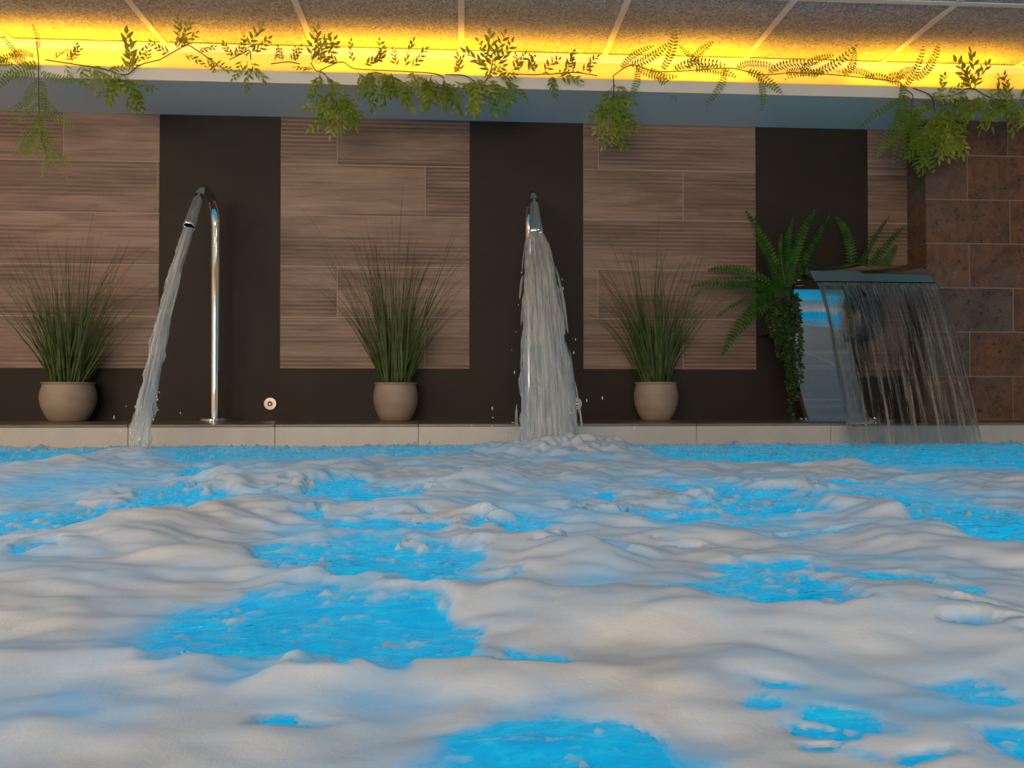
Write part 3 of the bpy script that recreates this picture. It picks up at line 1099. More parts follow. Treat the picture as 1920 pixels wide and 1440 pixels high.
def smooth_poly(pts, k=4):
    out = []
    n = len(pts)
    for i in range(n - 1):
        p0, p1, p2, p3 = pts[max(i - 1, 0)], pts[i], pts[i + 1], pts[min(i + 2, n - 1)]
        for j in range(k):
            s_ = j / k
            out.append(tuple(0.5 * ((2 * b) + (-a + c) * s_ + (2 * a - 5 * b + 4 * c - d) * s_ ** 2 + (-a + 3 * b - 3 * c + d) * s_ ** 3) for a, b, c, d in zip(p0, p1, p2, p3)))
    out.append(pts[-1])
    return out


inner, outer = smooth_poly(prof_yz(inner_px)), smooth_poly(prof_yz(outer_px))
inner[-1] = (inner[-1][0], 0.002)
outer[-1] = (outer[-1][0], 0.002)
wf = empty('pool_waterfall', ((XW0 + XW1) / 2, inner[-1][0], 0))
tag(wf, 'curved mirror-polished steel waterfall blade on the ledge in front of the ferns', 'waterfall')
ox, oy = (XW0 + XW1) / 2, inner[-1][0]


Y_BACK = max(p[0] for p in inner)
XS = X_at(1594, 640, Y_BACK)          # right edge of the narrow stem under the wide hood


def right_edge(i):
    k = min(max((i / 4 - 3.6) / 1.7, 0), 1)
    k = k * k * (3 - 2 * k)
    return XW1 + (XS - XW1) * k


def sheet(prof, name, flip=False):
    vs_, fs_ = [], []
    nseg = 6
    for i, (y, z) in enumerate(prof):
        for k in range(nseg + 1):
            vs_.append((XW0 + (right_edge(i) - XW0) * k / nseg - ox, y - oy, z))
    for i in range(len(prof) - 1):
        for k in range(nseg):
            f = (i * (nseg + 1) + k, i * (nseg + 1) + k + 1, (i + 1) * (nseg + 1) + k + 1, (i + 1) * (nseg + 1) + k)
            fs_.append(f[::-1] if flip else f)
    return MB().add(vs_, fs_).build(name, 'chrome', wf, True)


sheet(inner, 'inner_blade')
sheet(outer, 'outer_blade', True)
for x in (XW0, XW1):
    vs_, fs_ = [], []
    for i, (a, b) in enumerate(zip(inner, outer)):
        xx = XW0 if x == XW0 else right_edge(i)
        vs_ += [(xx - ox, a[0] - oy, a[1]), (xx - ox, b[0] - oy, b[1])]
    for i in range(len(inner) - 1):
        f = (2 * i, 2 * i + 1, 2 * i + 3, 2 * i + 2)
        fs_.append(f if x == XW0 else f[::-1])
    MB().add(vs_, fs_).build('side_plate', 'chrome', wf)
bf = MB().box(XW0 - 0.028 - ox, XS + 0.028 - ox, -0.02, 0.05, 0.0002, 0.005).build('base_flange', 'chrome', wf)
for x in (XW0 - 0.016, XS + 0.016):
    for y in (-0.006, 0.034):
        MB().lathe([(0.007, 0.0), (0.007, 0.005), (0.004, 0.008)], 6, (x - ox, y, 0.005)).build('bolt', 'chrome', bf)

# the sheet of water falling from its lip
cur = empty('water_curtain', ((XW0 + XW1) / 2, -0.33, 0))
tag(cur, 'clear rippling curtain of water falling from the steel waterfall blade', 'water curtain')
lip = inner[0]
nu, nv = 70, 90
vs_, fs_, fl = [], [], []
c0 = (lip[0] - 0.002, lip[1] - 0.001)
for j in range(nv):
    u = j / (nv - 1)
    dz = (c0[1] - (Z_WATER - 0.004)) * u
    y = c0[0] - 0.004 - (abs(Y_CURT - c0[0])) * (u ** 0.74)
    z = c0[1] - dz
    for i in range(nu):
        s_ = i / (nu - 1)
        xx = XW0 + 0.004 + (XW1 - XW0 - 0.008) * s_
        wob = 0.0035 * u * (math.sin(31 * s_ + 3 * u) + 0.6 * math.sin(67 * s_ - 5 * u) + 0.5 * math.sin(113 * s_ + 9 * u))
        if j == nv - 1 or j == nv - 2:
            z -= 0.0
        vs_.append((xx - ox, y + wob + 0.33, z))
        fl.append((xx, 0.0, u))
for j in range(nv - 1):
    for i in range(nu - 1):
        fs_.append((j * nu + i, j * nu + i + 1, (j + 1) * nu + i + 1, (j + 1) * nu + i))
o = MB().add(vs_, fs_).build('water_sheet', 'curtain_water', cur, True)
flow_attr(o.data, fl)
pieces = []
rs = np.random.RandomState(4)
for s_ in range(46):
    edge = s_ < 10
    a = (rs.uniform(0.0, 0.035) if s_ % 2 else rs.uniform(0.965, 1.0)) if edge else rs.uniform(0, 1)
    u0 = 0.0 if edge else rs.uniform(0.1, 0.85)
    u1 = 1.0 if edge else min(1, u0 + rs.uniform(0.05, 0.2))
    pth, rx = [], []
    for i in range(16):
        w = i / 15
        u = u0 + (u1 - u0) * w
        y = c0[0] - 0.004 - abs(Y_CURT - c0[0]) * u ** 0.74
        z = c0[1] - (c0[1] - Z_WATER + 0.004) * u
        pth.append((XW0 + (XW1 - XW0) * a - ox + 0.002 * math.sin(7 * u + s_) + (0.008 * u if edge and a > 0.5 else (0.004 * u if edge else 0)), y + 0.33 - 0.002, z))
        rx.append((0.0028 if edge else 0.0014) * (0.4 + 0.6 * math.sin(math.pi * (0.08 + 0.84 * w))))
    pieces.append(ribbon_tube(pth, rx, rx, 7, 0.15, s_))
build_stream('strands', cur, 'curtain_water', pieces)

# ================================================================== wall nozzles


def wall_nozzle(px, py, label):
    p = at_y(px, py, 0.0)
    e = empty('wall_nozzle', (float(p[0]), 0.0012, float(p[2])))
    tag(e, label, 'wall nozzle', 'round wall nozzles')
    MB().lathe([(0.0258, 0.0), (0.0258, 0.003), (0.0235, 0.006), (0.012, 0.0065)], 40, axis='Y').build('cover_disc', 'satin_steel', e, 'auto')
    MB().lathe([(0.0095, 0.006), (0.0095, 0.009), (0.006, 0.012), (0.003, 0.0105)], 16, axis='Y').build('jet_tip', 'chrome', e, 'auto')


wall_nozzle(507, 757, 'round steel nozzle plate on the dark wall right of the left spout')
wall_nozzle(1080, 757, 'round steel nozzle plate half hidden behind the wide spray')

# ================================================================== potted grasses


def grass_plant(px, base_py, w_px, h_px, seed, label, nblades, height, lean, fan_):
    Yp = -0.105
    c = at_y(px, base_py - 3, Yp)
    x0 = float(c[0])
    z_ = depth_of(x0, Yp)
    sc = z_ / F_PX
    rmax = w_px * sc / 2
    hp = h_px * sc
    e = empty('potted_grass', (x0, Yp, 0))
    tag(e, label, 'potted plant', 'potted grasses on the ledge')
    pr = [(0.60, 0.0), (0.66, 0.02), (0.82, 0.18), (0.95, 0.40), (1.0, 0.58), (0.985, 0.72), (0.93, 0.86), (0.90, 0.93), (0.955, 0.985), (0.95, 1.0), (0.86, 1.0), (0.84, 0.9), (0.84, 0.86)]
    MB().lathe([(r_ * rmax, z * hp) for r_, z in pr], 48).build('pot', 'clay_pot', e, 'auto')
    MB().lathe([(0.83 * rmax, 0.86 * hp), (0.83 * rmax, 0.90 * hp)], 30).build('soil', 'soil', e)
    rs = np.random.RandomState(seed)
    mb = MB()
    z0 = 0.89 * hp
    for b in range(nblades):
        thin = b > nblades * 0.90
        a = rs.uniform(0, 2 * math.pi)
        rr = rmax * 0.62 * math.sqrt(rs.rand())
        p = Vector((rr * math.cos(a), rr * math.sin(a), z0))
        L = height * ((0.38 + 0.50 * rs.rand() ** 1.2) if not thin else rs.uniform(0.75, 1.12))
        out = (0.04 + 0.62 * rs.rand() ** 1.6) * fan_ * (1 if not thin else 1.2)
        a2 = a + rs.normal(0, 0.5)
        d = Vector((math.cos(a2) * out + lean * 0.5, math.sin(a2) * out * 0.38, 1)).normalized()
        droop = rs.uniform(0.0, 0.8) * (1.2 if not thin else 2.2) * (1.0 if rs.rand() < 0.55 else 0.2)
        bend = Vector((math.cos(a2), 0.35 * math.sin(a2), 0))
        width = rs.uniform(0.0017, 0.0034) if not thin else rs.uniform(0.0010, 0.0015)
        seg = 9
        side = Vector((math.cos(a2 + 1.57 + rs.normal(0, 0.6)), 0.5 * math.sin(a2 + 1.57), 0.0))
        if side.length < 0.1: side = Vector((1, 0, 0))
        side.normalize()
        if rs.rand() < 0.6:
            side = (side + Vector((0.9, 0, 0)) * (1 if side.x > 0 else -1)).normalized()
        vv, al = [], []
        pos = p.copy()
        dd = d.copy()
        for i in range(seg + 1):
            u = i / seg
            w = width * (0.7 + 0.5 * math.sin(math.pi * min(u * 1.6, 1))) * (1 - u) ** 0.6 + 0.0002
            q_ = pos.copy()
            q_.y = min(q_.y, 0.095)
            vv += [tuple(q_ - side * w), tuple(q_ + side * w)]
            al += [u * (1.0 if not thin else 1.0) + (0.30 if thin else 0.0)] * 2
            dd = (dd + bend * (droop * 0.20 * u * 1.6) + Vector((0, 0, -droop * 0.17 * u * u * 2.0))).normalized()
            pos = pos + dd * (L / seg)
        ff = [(2 * i, 2 * i + 1, 2 * i + 3, 2 * i + 2) for i in range(seg)]
        mb.add(vv, ff, al)
    mb.build('grass_blades', 'grass_blade', e, True)
    return e


grass_plant(128, 790, 97, 73, 3, 'leftmost potted grass in the widest squat clay pot, leaning over the ledge', 150, 0.68, -0.02, 1.12)
grass_plant(742, 789, 84, 71, 5, 'potted grass in a clay pot between the two swan-neck spouts', 150, 0.74, -0.02, 0.84)
grass_plant(1230, 790, 83, 71, 8, 'potted grass in a clay pot nearest the waterfall', 150, 0.68, 0.0, 0.90)

# ================================================================== ferns behind the waterfall


def frond_mesh(p0, p1, p2, width, seed, n=24):
    """arching frond: midrib from p0 over p1 to p2 with pairs of toothed leaflets"""
    rs = np.random.RandomState(seed)
    p0, p1, p2 = Vector(p0), Vector(p1), Vector(p2)
    mb = MB()
    pts = []
    for i in range(n + 1):
        s_ = i / n
        pts.append(p0 * (1 - s_) ** 2 + p1 * 2 * s_ * (1 - s_) + p2 * s_ * s_)
    mb.tube(pts, [0.0022 * (1 - 0.8 * i / n) + 0.0003 for i in range(n + 1)], 5, True)
    view = Vector((0.05, -1, 0.25)).normalized()
    view = (view + Vector((rs.normal(0, 0.25), 0, rs.normal(0, 0.25)))).normalized()
    for i in range(2, n + 1):
        s_ = i / n
        d = (pts[min(i + 1, n)] - pts[i - 1]).normalized()
        side = d.cross(view)
        if side.length < 0.2: side = d.cross(Vector((0, 0, 1)))
        side.normalize()
        nor = side.cross(d).normalized()
        wl = 1.25 * width * (math.sin(math.pi * (0.10 + 0.86 * s_)) ** 0.6) * (1 - 0.25 * s_)
        stp = (p2 - p0).length / n * 0.44
        for sg in (-1, 1):
            a = pts[i]
            fw = d * stp
            out = side * sg * wl + d * wl * 0.35 - nor * (-0.12 * wl)
            droop = nor * (-0.30 * wl)
            tipp = a + out + droop
            mid = a + out * 0.55 + nor * 0.04 * wl
            mb.add([a - fw, a + fw * 0.9, mid + fw * 0.85, tipp, mid - fw * 0.75], [(0, 1, 2, 4), (4, 2, 3)])
    return mb


def fern(base, tips, label, y0):
    bp = at_y(base[0], base[1], y0)
    e = empty('fern_plant', tuple(map(float, bp)))
    tag(e, label, 'fern', 'green ferns behind the waterfall')
    bv = Vector(map(float, bp))
    MB().lathe([(0.006, -0.05), (0.020, -0.03), (0.024, 0.0), (0.012, 0.02)], 12).build('crown', 'ivy_leaf', e, True)
    for i, (b, c, tp, w, yb, yt) in enumerate(tips):
        p0 = Vector(map(float, at_y(b[0], b[1], y0))) * 0.45 + bv * 0.55
        p1 = Vector(map(float, at_y(c[0], c[1], (y0 + yb) / 2 if yb is not None else y0)))
        p2 = Vector(map(float, at_y(tp[0], tp[1], yt)))
        mb = frond_mesh(p0 - bv, p1 - bv, p2 - bv, w, 100 + i)
        mb.build('frond', 'fern_leaf', e)
    return e


fern((1476, 548), [
    ((1466, 540), (1448, 462), (1400, 398), 0.020, -0.10, -0.04),
    ((1470, 545), (1448, 490), (1414, 440), 0.026, -0.20, -0.20),
    ((1474, 540), (1458, 470), (1466, 440), 0.014, -0.18, -0.16),
    ((1476, 540), (1470, 460), (1487, 410), 0.018, -0.10, -0.06),
    ((1480, 538), (1484, 470), (1527, 396), 0.026, -0.16, -0.12),
    ((1486, 535), (1520, 465), (1556, 403), 0.018, -0.08, -0.03),
    ((1462, 545), (1400, 490), (1330, 506), 0.020, -0.10, -0.04),
    ((1458, 550), (1380, 515), (1298, 537), 0.020, -0.16, -0.14),
    ((1460, 550), (1410, 528), (1356, 538), 0.020, -0.20, -0.24),
    ((1458, 555), (1405, 545), (1346, 592), 0.018, -0.12, -0.08),
    ((1460, 556), (1432, 548), (1400, 584), 0.022, -0.24, -0.28),
    ((1464, 562), (1392, 580), (1357, 662), 0.030, -0.22, -0.26),
    ((1482, 545), (1478, 500), (1492, 460), 0.022, -0.20, -0.22),
    ((1470, 550), (1450, 520), (1440, 500), 0.022, -0.22, -0.26),
], 'large bright green fern with arching fronds left of the steel waterfall', -0.16)
fern((1600, 545), [
    ((1585, 520), (1606, 440), (1568, 408), 0.022, -0.10, -0.06),
    ((1610, 520), (1622, 465), (1666, 408), 0.016, -0.10, -0.05),
    ((1615, 530), (1640, 480), (1696, 424), 0.018, -0.12, -0.08),
    ((1618, 525), (1662, 500), (1680, 462), 0.024, -0.16, -0.12),
    ((1612, 540), (1608, 500), (1628, 470), 0.020, -0.10, -0.06),
    ((1590, 545), (1600, 590), (1618, 650), 0.030, -0.10, -0.08),
    ((1600, 545), (1610, 620), (1600, 700), 0.028, -0.10, -0.06),
], 'smaller green fern rising behind the top of the steel waterfall', -0.13)

# wall planters they stand in
def planter(x0, x1, label):
    pz = Z_at(1500, 556, -0.10)
    e = empty('wall_planter', ((x0 + x1) / 2, -0.085, pz - 0.15))
    tag(e, label, 'planter')
    hw = (x1 - x0) / 2
    mb = MB()
    mb.box(-hw, hw, -0.095, -0.087, 0, 0.15).box(-hw, hw, 0.075, 0.0825, 0, 0.15).box(-hw, -hw + 0.008, -0.087, 0.075, 0, 0.15).box(hw - 0.008, hw, -0.087, 0.075, 0, 0.15)
    mb.box(-hw + 0.008, hw - 0.008, -0.087, 0.075, 0, 0.01)
    mb.build('trough', 'black_plastic', e)
    MB().box(-hw + 0.008, hw - 0.008, -0.087, 0.075, 0.01, 0.14).build('soil', 'soil', e)


fx = X_at(1476, 548, -0.16)
planter(min(fx - 0.06, XW0 - 0.10), XW0 - 0.006, 'dark wall planter hidden under the larger fern and the ivy')
fx = X_at(1600, 545, -0.13)
planter(max(XS + 0.006, fx - 0.05), max(XS + 0.1, fx + 0.05), 'dark wall planter under the smaller fern behind the water curtain')

# trailing ivy
ivy = empty('trailing_ivy', (X_at(1475, 575, -0.17), -0.17, Z_at(1475, 575, -0.17)))
tag(ivy, 'trailing dark green ivy hanging below the fern beside the waterfall', 'ivy')
ie = Vector(ivy.location)
rs = np.random.RandomState(12)
sm, lm = MB(), MB()
for k in range(30):
    sx = rs.uniform(1442, 1500)
    sy = rs.uniform(542, 588)
    ln = rs.uniform(80, 215) if sx > 1462 else rs.uniform(50, 130)
    y0 = rs.uniform(-0.24, -0.10)
    pts = []
    n = 14
    for i in range(n + 1):
        u = i / n
        pts.append(Vector(map(float, at_y(sx + 22 * u * u * (0.6 if sx < 1480 else 0.3) + 3 * math.sin(5 * u + k), sy + ln * u, y0 - 0.02 * u))) - ie)
    sm.tube(pts, 0.0008, 4, False)
    m = int(ln / 3.2)
    for i in range(m):
        u = (i + rs.rand()) / m
        j = min(int(u * n), n - 1)
        p = pts[j].lerp(pts[j + 1], u * n - j)
        a = rs.uniform(0, 6.28)
        d = Vector((math.cos(a), -abs(math.sin(a)) * 0.7 - 0.15, rs.uniform(-0.8, 0.1))).normalized()
        w_ = d.cross(Vector((rs.normal(0, 0.4), -1, 0.6))).normalized()
        nn = w_.cross(d)
        L = rs.uniform(0.013, 0.021)
        lm.add([p, p + d * L * 0.35 + w_ * L * 0.42, p + d * L + nn * -0.1 * L, p + d * L * 0.35 - w_ * L * 0.42, p + d * L * 0.5 + nn * 0.12 * L], [(0, 1, 4), (1, 2, 4), (2, 3, 4), (3, 0, 4)])
sm.build('stems', 'stem_brown', ivy)
o = lm.build('leaves', 'ivy_leaf', ivy)
o['kind'] = 'stuff'


# ================================================================== garlands on the cove edge
def leaf_pts(p, d, nrm, L, w, curl=0.15):
    side = d.cross(nrm).normalized()
    nn = side.cross(d).normalized()
    return ([p, p + d * L * 0.35 + side * w, p + d * L * 0.72 + side * w * 0.6 - nn * curl * L * 0.3, p + d * L - nn * curl * L,
             p + d * L * 0.72 - side * w * 0.6 - nn * curl * L * 0.3, p + d * L * 0.35 - side * w, p + d * L * 0.5 + nn * w * 0.3],
            [(0, 1, 6), (1, 2, 6), (2, 3, 6), (3, 4, 6), (4, 5, 6), (5, 0, 6)])


def sprig_bamboo(seed):
    """sprig growing along +X, facing -Y"""
    rs = np.random.RandomState(seed)
    mb = MB()
    L = 0.085
    pts = [Vector((L * u, 0.0, -0.10 * L * u * u + 0.003 * math.sin(5 * u + seed))) for u in np.linspace(0, 1, 7)]
    mb.tube(pts, [0.0010 - 0.0007 * i / 6 for i in range(7)], 4, False)
    n = 9
    for i in range(n):
        u = 0.12 + 0.88 * i / (n - 1)
        k = min(int(u * 6), 5)
        p = pts[k].lerp(pts[k + 1], u * 6 - k)
        sg = 1 if i % 2 else -1
        ang = rs.uniform(0.5, 0.95) * sg if i < n - 1 else rs.uniform(-0.15, 0.15)
        d = Vector((math.cos(ang), rs.normal(0, 0.25), math.sin(ang))).normalized()
        v_, f_ = leaf_pts(p, d, Vector((rs.normal(0, 0.35), -1, rs.normal(0, 0.35))).normalized(), rs.uniform(0.024, 0.034) * (1.15 - 0.35 * u), rs.uniform(0.0040, 0.0056))
        mb.add(v_, f_)
    return mb


def sprig_fern(seed):
    rs = np.random.RandomState(seed)
    mb = MB()
    L = 0.125
    c = rs.uniform(0.25, 0.5)
    n = 15
    pts = [Vector((L * u, 0.02 * u * u, -c * L * u * u)) for u in np.linspace(0, 1, n + 1)]
    mb.tube(pts, [0.0010 - 0.0007 * i / n for i in range(n + 1)], 4, False)
    for i in range(1, n + 1):
        u = i / n
        d0 = (pts[i] - pts[i - 1]).normalized()
        up = d0.cross(Vector((0, 1, 0))).normalized()
        ll = 0.017 * math.sin(math.pi * (0.14 + 0.80 * u)) ** 0.7
        for sg in (-1, 1):
            d = (up * sg + d0 * 0.35 + Vector((0, -0.18 + rs.normal(0, 0.12), 0))).normalized()
            v_, f_ = leaf_pts(pts[i], d, Vector((0.1, -1, 0.1)).normalized(), ll, 0.0028, 0.1)
            mb.add(v_, f_)
    return mb


def protos(fn, name, mat, n, s0):
    out = []
    for i in range(n):
        mb = fn(s0 + i)
        me = bpy.data.meshes.new(name)
        me.from_pydata(mb.v, [], mb.f)
        me.materials.append(M[mat])
        me.update()
        out.append(me)
    return out


BAM = protos(sprig_bamboo, 'leaf_sprig', 'vine_bamboo_leaf', 5, 40)
PAL = protos(sprig_bamboo, 'leaf_sprig', 'vine_bamboo_pale_leaf', 4, 60)
FRN = protos(sprig_fern, 'fern_sprig', 'vine_fern_leaf', 5, 50)


def place_sprig(e, meshes, p, ang, scale, rs, tilt=0.35):
    me = meshes[rs.randint(len(meshes))]
    o = bpy.data.objects.new(me.name.split('.')[0], me)
    COL.objects.link(o)
    o.parent = e
    m = Matrix.Rotation(-ang, 4, 'Y')
    m = m @ Matrix.Rotation(rs.normal(0, tilt), 4, 'X') @ Matrix.Rotation(rs.normal(0, tilt * 0.6) - 0.1, 4, 'Z')
    o.matrix_local = Matrix.Translation(p) @ m @ Matrix.Diagonal((scale, scale * (1 if rs.rand() < 0.5 else 1), scale * (1 if rs.rand() < 0.5 else -1), 1))
    return o


def vine(pts_px, sprigs, kind, label, seed, y=Y_FASCIA - 0.012, auto=None):
    """stem through photo points at the depth of the cove edge; sprigs: (px, py, angle deg, scale)"""
    rs = np.random.RandomState(seed)
    first = Vector(map(float, at_y(pts_px[0][0], pts_px[0][1], y)))
    e = empty('garland_vine', first)
    tag(e, label, 'vine', 'leafy garlands along the light cove')
    sm_ = smooth_poly([tuple(map(float, at_y(p[0], p[1], p[2] if len(p) > 2 else y))) for p in pts_px], 6)
    sm_ = [Vector(p) - first for p in sm_]
    MB().tube(sm_, 0.0016, 6).build('stem', 'stem_brown', e, True)
    pools = {'b': BAM, 'p': PAL, 'f': FRN}
    for sp in sprigs:
        px, py, ang, scale = sp[:4]
        kk = sp[4] if len(sp) > 4 else kind
        yy = y - rs.uniform(0.0, 0.02)
        p = Vector(map(float, at_y(px, py, yy))) - first
        place_sprig(e, pools[kk], p, R(ang), scale * 1.2, rs)
        if kk != 'f' and abs(scale) > 0.95:
            place_sprig(e, pools[kk], p + Vector((rs.normal(0, 0.008), -0.006, rs.normal(0, 0.006))), R(ang + rs.normal(0, 28)), scale * 1.05, rs)
    if auto:
        cnt, spread_, mean, sc, kinds = auto
        for i in range(cnt):
            u = (i + rs.rand()) / cnt * (len(sm_) - 1)
            k = min(int(u), len(sm_) - 2)
            p = sm_[k].lerp(sm_[k + 1], u - k) + Vector((0, -rs.uniform(0, 0.015), 0))
            ang = mean + (spread_ if i % 2 else -spread_) + rs.normal(0, 16)
            place_sprig(e, pools[kinds[rs.randint(len(kinds))]], p, R(ang), sc * rs.uniform(0.8, 1.15), rs)
    return e


YT = Y_FASCIA + 0.004      # lying on the lip
vine([(68, 78), (72, 110), (72, 135), (73, 190), (76, 250), (86, 285), (90, 300)],
     [(72, 118, 190, 1.0), (66, 105, 165, 0.8), (72, 92, 80, 0.5), (76, 135, -35, 0.9), (70, 138, 200, 0.9), (70, 128, 175, 0.7), (73, 150, -128, 0.75), (75, 150, -62, 0.8),
      (73, 172, -122, 0.8), (75, 172, -66, 0.85), (72, 192, -118, 0.75), (76, 192, -62, 0.9), (75, 212, -104, 0.8), (77, 214, -70, 0.85), (76, 236, -76, 0.8), (74, 240, -128, 0.75),
      (78, 256, 190, 0.6), (80, 262, -66, 0.7), (76, 276, 212, 0.55), (88, 284, -84, 0.6), (84, 278, -68, 0.6),
      (40, 105, 185, 0.8), (18, 112, 172, 0.8), (28, 120, 198, 0.8), (50, 112, 150, 0.6)],
     'f', 'long fern garland hanging lowest at the far left of the cove', 1)
vine([(85, 112, YT), (150, 122, YT - 0.015), (190, 128), (235, 140), (262, 122), (300, 112, YT)],
     [(100, 112, 60, 0.6), (120, 112, 40, 0.6), (135, 118, 70, 0.6), (150, 122, -70, 0.8), (165, 122, -40, 0.8), (120, 118, -60, 0.8, 'p'), (190, 130, -60, 0.9, 'p'), (205, 132, -45, 0.9, 'p'), (180, 128, -100, 0.8, 'p'),
      (225, 138, -120, 0.9), (235, 140, -70, 1.0), (245, 150, -80, 1.0), (250, 160, -75, 0.9), (215, 140, -90, 0.9), (200, 135, 20, 0.6), (240, 135, 85, 1.2, 'p'), (248, 130, 60, 0.7), (225, 150, -140, 0.8), (270, 118, 70, 0.6)],
     'b', 'bamboo-leaf garland right of the hanging fern with a drooping end', 2)
vine([(300, 112, YT), (335, 92, YT), (350, 84, YT), (375, 98, YT), (400, 116, YT)],
     [(330, 95, 100, 0.9, 'p'), (335, 88, 60, 0.9, 'p'), (320, 104, 150, 0.7), (345, 88, 110, 0.8, 'p'), (335, 95, 30, 0.8), (370, 98, 10, 0.6), (385, 108, -40, 0.6), (400, 116, -20, 0.6), (395, 112, -80, 0.5), (345, 100, -20, 0.7)],
     'b', 'short upright yellow sprigs on the cove left of the spout', 3)
vine([(430, 112, YT), (455, 100, YT), (468, 95, YT), (470, 112, YT)],
     [(435, 110, 120, 0.6), (440, 110, 60, 0.6), (465, 95, 70, 0.9, 'p'), (468, 100, 30, 0.8, 'p'), (460, 110, 100, 0.7, 'p'), (465, 115, -85, 0.9), (455, 112, -110, 0.7), (470, 115, -60, 0.8)],
     'b', 'small tuft of leaves on the cove above the dark panel of the left spout', 4)
vine([(508, 120, YT), (540, 116, YT), (562, 120, YT)],
     [(515, 118, 60, 0.5), (530, 116, 110, 0.5), (545, 116, 50, 0.6), (555, 118, 90, 0.5)], 'b', 'low thin sprigs on the cove left of the thick middle garland', 5)
vine([(583, 118, YT), (592, 132), (605, 136), (622, 158), (630, 190), (628, 220)],
     [(585, 115, 85, 1.0, 'p'), (590, 118, 60, 1.0, 'p'), (595, 120, 40, 0.9, 'p'), (590, 130, 190, 0.6), (600, 135, -110, 0.8), (610, 140, -40, 0.8, 'p'), (605, 148, -130, 0.8), (622, 160, -60, 1.0), (624, 170, -120, 0.9), (628, 180, -50, 1.1),
      (630, 190, -140, 1.0), (630, 200, -95, 1.0, 'p'), (622, 205, -130, 1.0, 'p'), (638, 190, -80, 1.0), (640, 180, -70, 1.1), (618, 180, -160, 0.8), (626, 215, -110, 0.6, 'p')],
     'b', 'dense clump of leaves drooping below the soffit left of the middle grass', 6)
vine([(600, 132), (640, 116, YT), (662, 128), (700, 131), (760, 134), (815, 138), (832, 146)],
     [(660, 120, 88, 0.7, 'p'), (680, 122, 30, 0.7), (715, 120, 85, 0.8, 'p'), (700, 120, 50, 0.6), (757, 128, 60, 0.9, 'p'), (770, 128, 30, 0.8), (745, 126, 110, 0.6), (640, 118, 160, 0.7),
      (670, 132, -70, 0.9), (690, 134, -65, 1.1, 'p'), (700, 138, -85, 1.1), (720, 136, -55, 1.0), (735, 140, -70, 1.1), (740, 145, -55, 1.1, 'p'), (685, 145, -110, 0.8), (780, 138, -85, 1.0, 'p'), (790, 142, -60, 1.1, 'p'),
      (800, 145, -80, 1.2), (808, 148, -100, 1.1, 'p'), (815, 150, -70, 1.2), (785, 145, -120, 0.9), (830, 150, -85, 1.2), (832, 160, -65, 1.0), (725, 150, -100, 0.9)],
     'b', 'long bamboo-leaf garland running along the cove above the middle grass', 7)
vine([(835, 140, YT), (872, 142), (900, 158), (918, 140, YT), (925, 120, YT), (942, 140, YT), (958, 152)],
     [(848, 138, 50, 0.6), (862, 138, 100, 0.6), (880, 148, -60, 1.0, 'p'), (890, 152, -90, 1.1, 'p'), (900, 158, -110, 1.0, 'p'), (905, 158, -60, 1.0), (885, 150, -120, 0.8), (912, 150, -40, 0.9, 'p'), (920, 130, 85, 1.2, 'p'), (928, 120, 80, 1.0),
      (932, 125, 60, 0.9), (915, 128, 115, 0.8), (905, 148, 30, 0.8, 'p'), (920, 160, -50, 1.1), (945, 145, -40, 0.9), (955, 152, -70, 0.7), (893, 165, -100, 0.9, 'p'), (930, 145, 0, 0.7)],
     'b', 'yellowish leaf cluster over the dark panel of the middle spout', 8)
vine([(955, 138, YT), (1000, 140, YT), (1045, 138, YT), (1080, 136, YT), (1120, 142, YT)],
     [(960, 135, 50, 0.7), (975, 136, 100, 0.6), (990, 136, 60, 0.8), (1005, 138, 110, 0.6), (1015, 138, 45, 0.9, 'p'), (1030, 140, -60, 0.8), (1035, 140, -90, 0.7), (1040, 136, 20, 0.8), (1060, 134, 60, 0.7), (1075, 135, 100, 0.6), (1090, 136, 40, 0.7), (1105, 140, 70, 0.6), (1045, 142, -20, 0.8)],
     'b', 'thin low sprigs on the cove just right of the middle spout', 9)
vine([(1150, 142, YT), (1151, 165), (1149, 200), (1150, 235), (1152, 262)],
     [(1150, 160, -130, 0.9), (1151, 160, -45, 0.9), (1150, 175, -120, 1.0), (1151, 175, -60, 1.1), (1150, 190, -140, 1.0), (1151, 190, -75, 1.1), (1149, 205, -135, 1.0, 'p'), (1150, 205, -55, 0.9), (1150, 220, -120, 1.0, 'p'), (1150, 220, -70, 1.0),
      (1150, 235, -110, 0.8, 'p'), (1150, 235, -60, 0.8), (1155, 215, -45, 1.0), (1165, 175, -80, 0.9), (1135, 200, -150, 0.7), (1152, 240, -90, 0.6, 'p')],
     'b', 'narrow hanging strand of leaves above the right potted grass', 10)
vine([(1150, 142, YT), (1185, 122, YT), (1230, 134, YT), (1300, 132, YT), (1370, 128, YT), (1430, 140, YT), (1490, 136, YT), (1560, 140, YT), (1640, 148, YT), (1690, 155, YT)],
     [(1165, 130, 60, 0.9), (1180, 122, 10, 1.0), (1190, 122, -35, 1.0), (1195, 125, -80, 0.8), (1215, 130, -20, 1.0), (1240, 132, 50, 1.0), (1262, 132, 30, 1.1), (1290, 132, 70, 0.9), (1300, 132, 20, 1.0), (1330, 130, 150, 0.9), (1360, 128, -95, 0.9),
      (1380, 128, 30, 0.9), (1400, 132, -10, 1.0), (1420, 138, -60, 0.8), (1440, 138, 40, 1.1), (1470, 138, 20, 1.0), (1500, 136, 50, 0.9), (1520, 138, 10, 1.0), (1550, 140, 160, 0.9), (1580, 142, 35, 1.0), (1620, 146, 20, 1.0), (1640, 148, 150, 0.9), (1660, 150, 40, 0.9), (1680, 154, 60, 0.9)],
     'f', 'long low fern garland lying along the right half of the cove', 11)
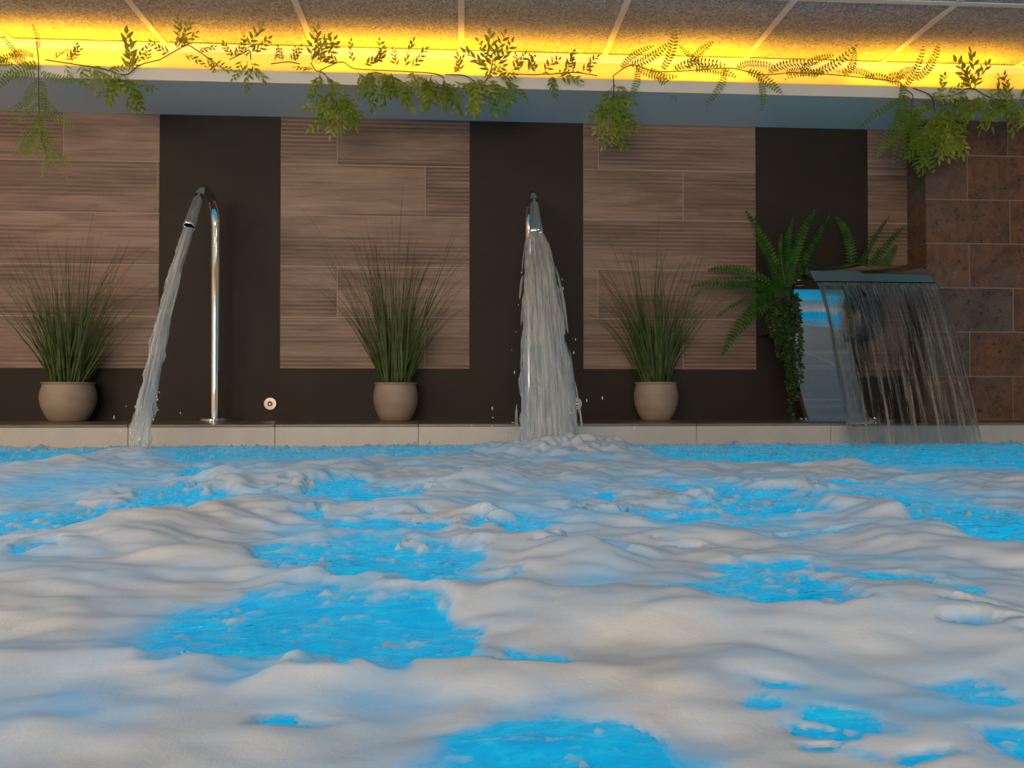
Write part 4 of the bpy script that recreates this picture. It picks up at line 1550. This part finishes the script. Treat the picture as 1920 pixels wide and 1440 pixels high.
vine([(1688, 156), (1702, 170), (1712, 180), (1708, 205), (1712, 240), (1718, 280)],
     [(1690, 160, -80, 1.0), (1692, 165, 50, 0.9), (1715, 150, 30, 1.0), (1705, 180, -130, 1.1), (1700, 180, -150, 1.1), (1708, 195, -75, 1.2), (1706, 200, -120, 1.2), (1712, 205, -60, 1.1), (1700, 210, -145, 1.2), (1710, 220, -85, 1.2), (1706, 225, -100, 1.3),
      (1715, 230, -70, 1.2), (1700, 220, -95, 1.3), (1712, 245, -60, 0.9), (1705, 240, -160, 0.9), (1718, 210, -95, 1.4), (1698, 200, -90, 1.2)],
     'f', 'fern garland hanging at the corner of the wood and stone tiles', 12)
vine([(1712, 165), (1745, 180), (1752, 210), (1758, 245), (1752, 280)],
     [(1740, 175, -20, 0.9, 'p'), (1750, 190, -130, 0.9), (1752, 195, -40, 1.0), (1752, 205, -110, 1.1, 'p'), (1755, 205, -70, 1.2), (1752, 215, -60, 1.2, 'p'), (1758, 215, -40, 1.1, 'p'), (1760, 225, -80, 1.1, 'p'), (1765, 225, -60, 1.1, 'p'), (1750, 230, -120, 1.2),
      (1755, 240, -90, 1.2, 'p'), (1760, 240, -55, 1.0, 'p'), (1748, 245, -140, 1.0), (1752, 255, -110, 1.0), (1758, 262, -60, 0.9, 'p'), (1775, 230, -70, 1.2, 'p'), (1785, 245, -90, 1.0, 'p'), (1740, 255, -100, 1.1), (1735, 265, -140, 0.9), (1770, 205, -50, 1.0), (1780, 215, -75, 1.1, 'p')],
     'b', 'bushy clump of pale green leaves hanging over the stone tiles', 13)
vine([(1745, 182), (1790, 178), (1820, 165), (1860, 184), (1905, 188), (1960, 182)],
     [(1760, 178, 75, 0.8, 'p'), (1775, 178, 40, 0.7), (1785, 180, -60, 0.9), (1800, 175, -90, 0.9), (1815, 168, -120, 0.9), (1828, 168, 86, 1.3, 'p'), (1826, 166, 70, 0.9, 'p'), (1824, 168, 110, 0.8), (1840, 175, -70, 1.2, 'p'), (1848, 180, -90, 1.2, 'p'), (1835, 180, -110, 1.1),
      (1855, 182, -55, 1.1), (1825, 185, -135, 1.0), (1870, 184, 60, 0.9), (1885, 186, 90, 0.8), (1880, 188, -70, 1.0), (1895, 188, -95, 1.1, 'p'), (1905, 195, -80, 1.0, 'p'), (1910, 188, 50, 0.9), (1915, 190, -60, 1.0), (1865, 190, -110, 0.9), (1900, 190, 120, 0.8), (1930, 186, -80, 0.9)],
     'b', 'leafy garland swagged along the cove at the far right over the stone', 14)
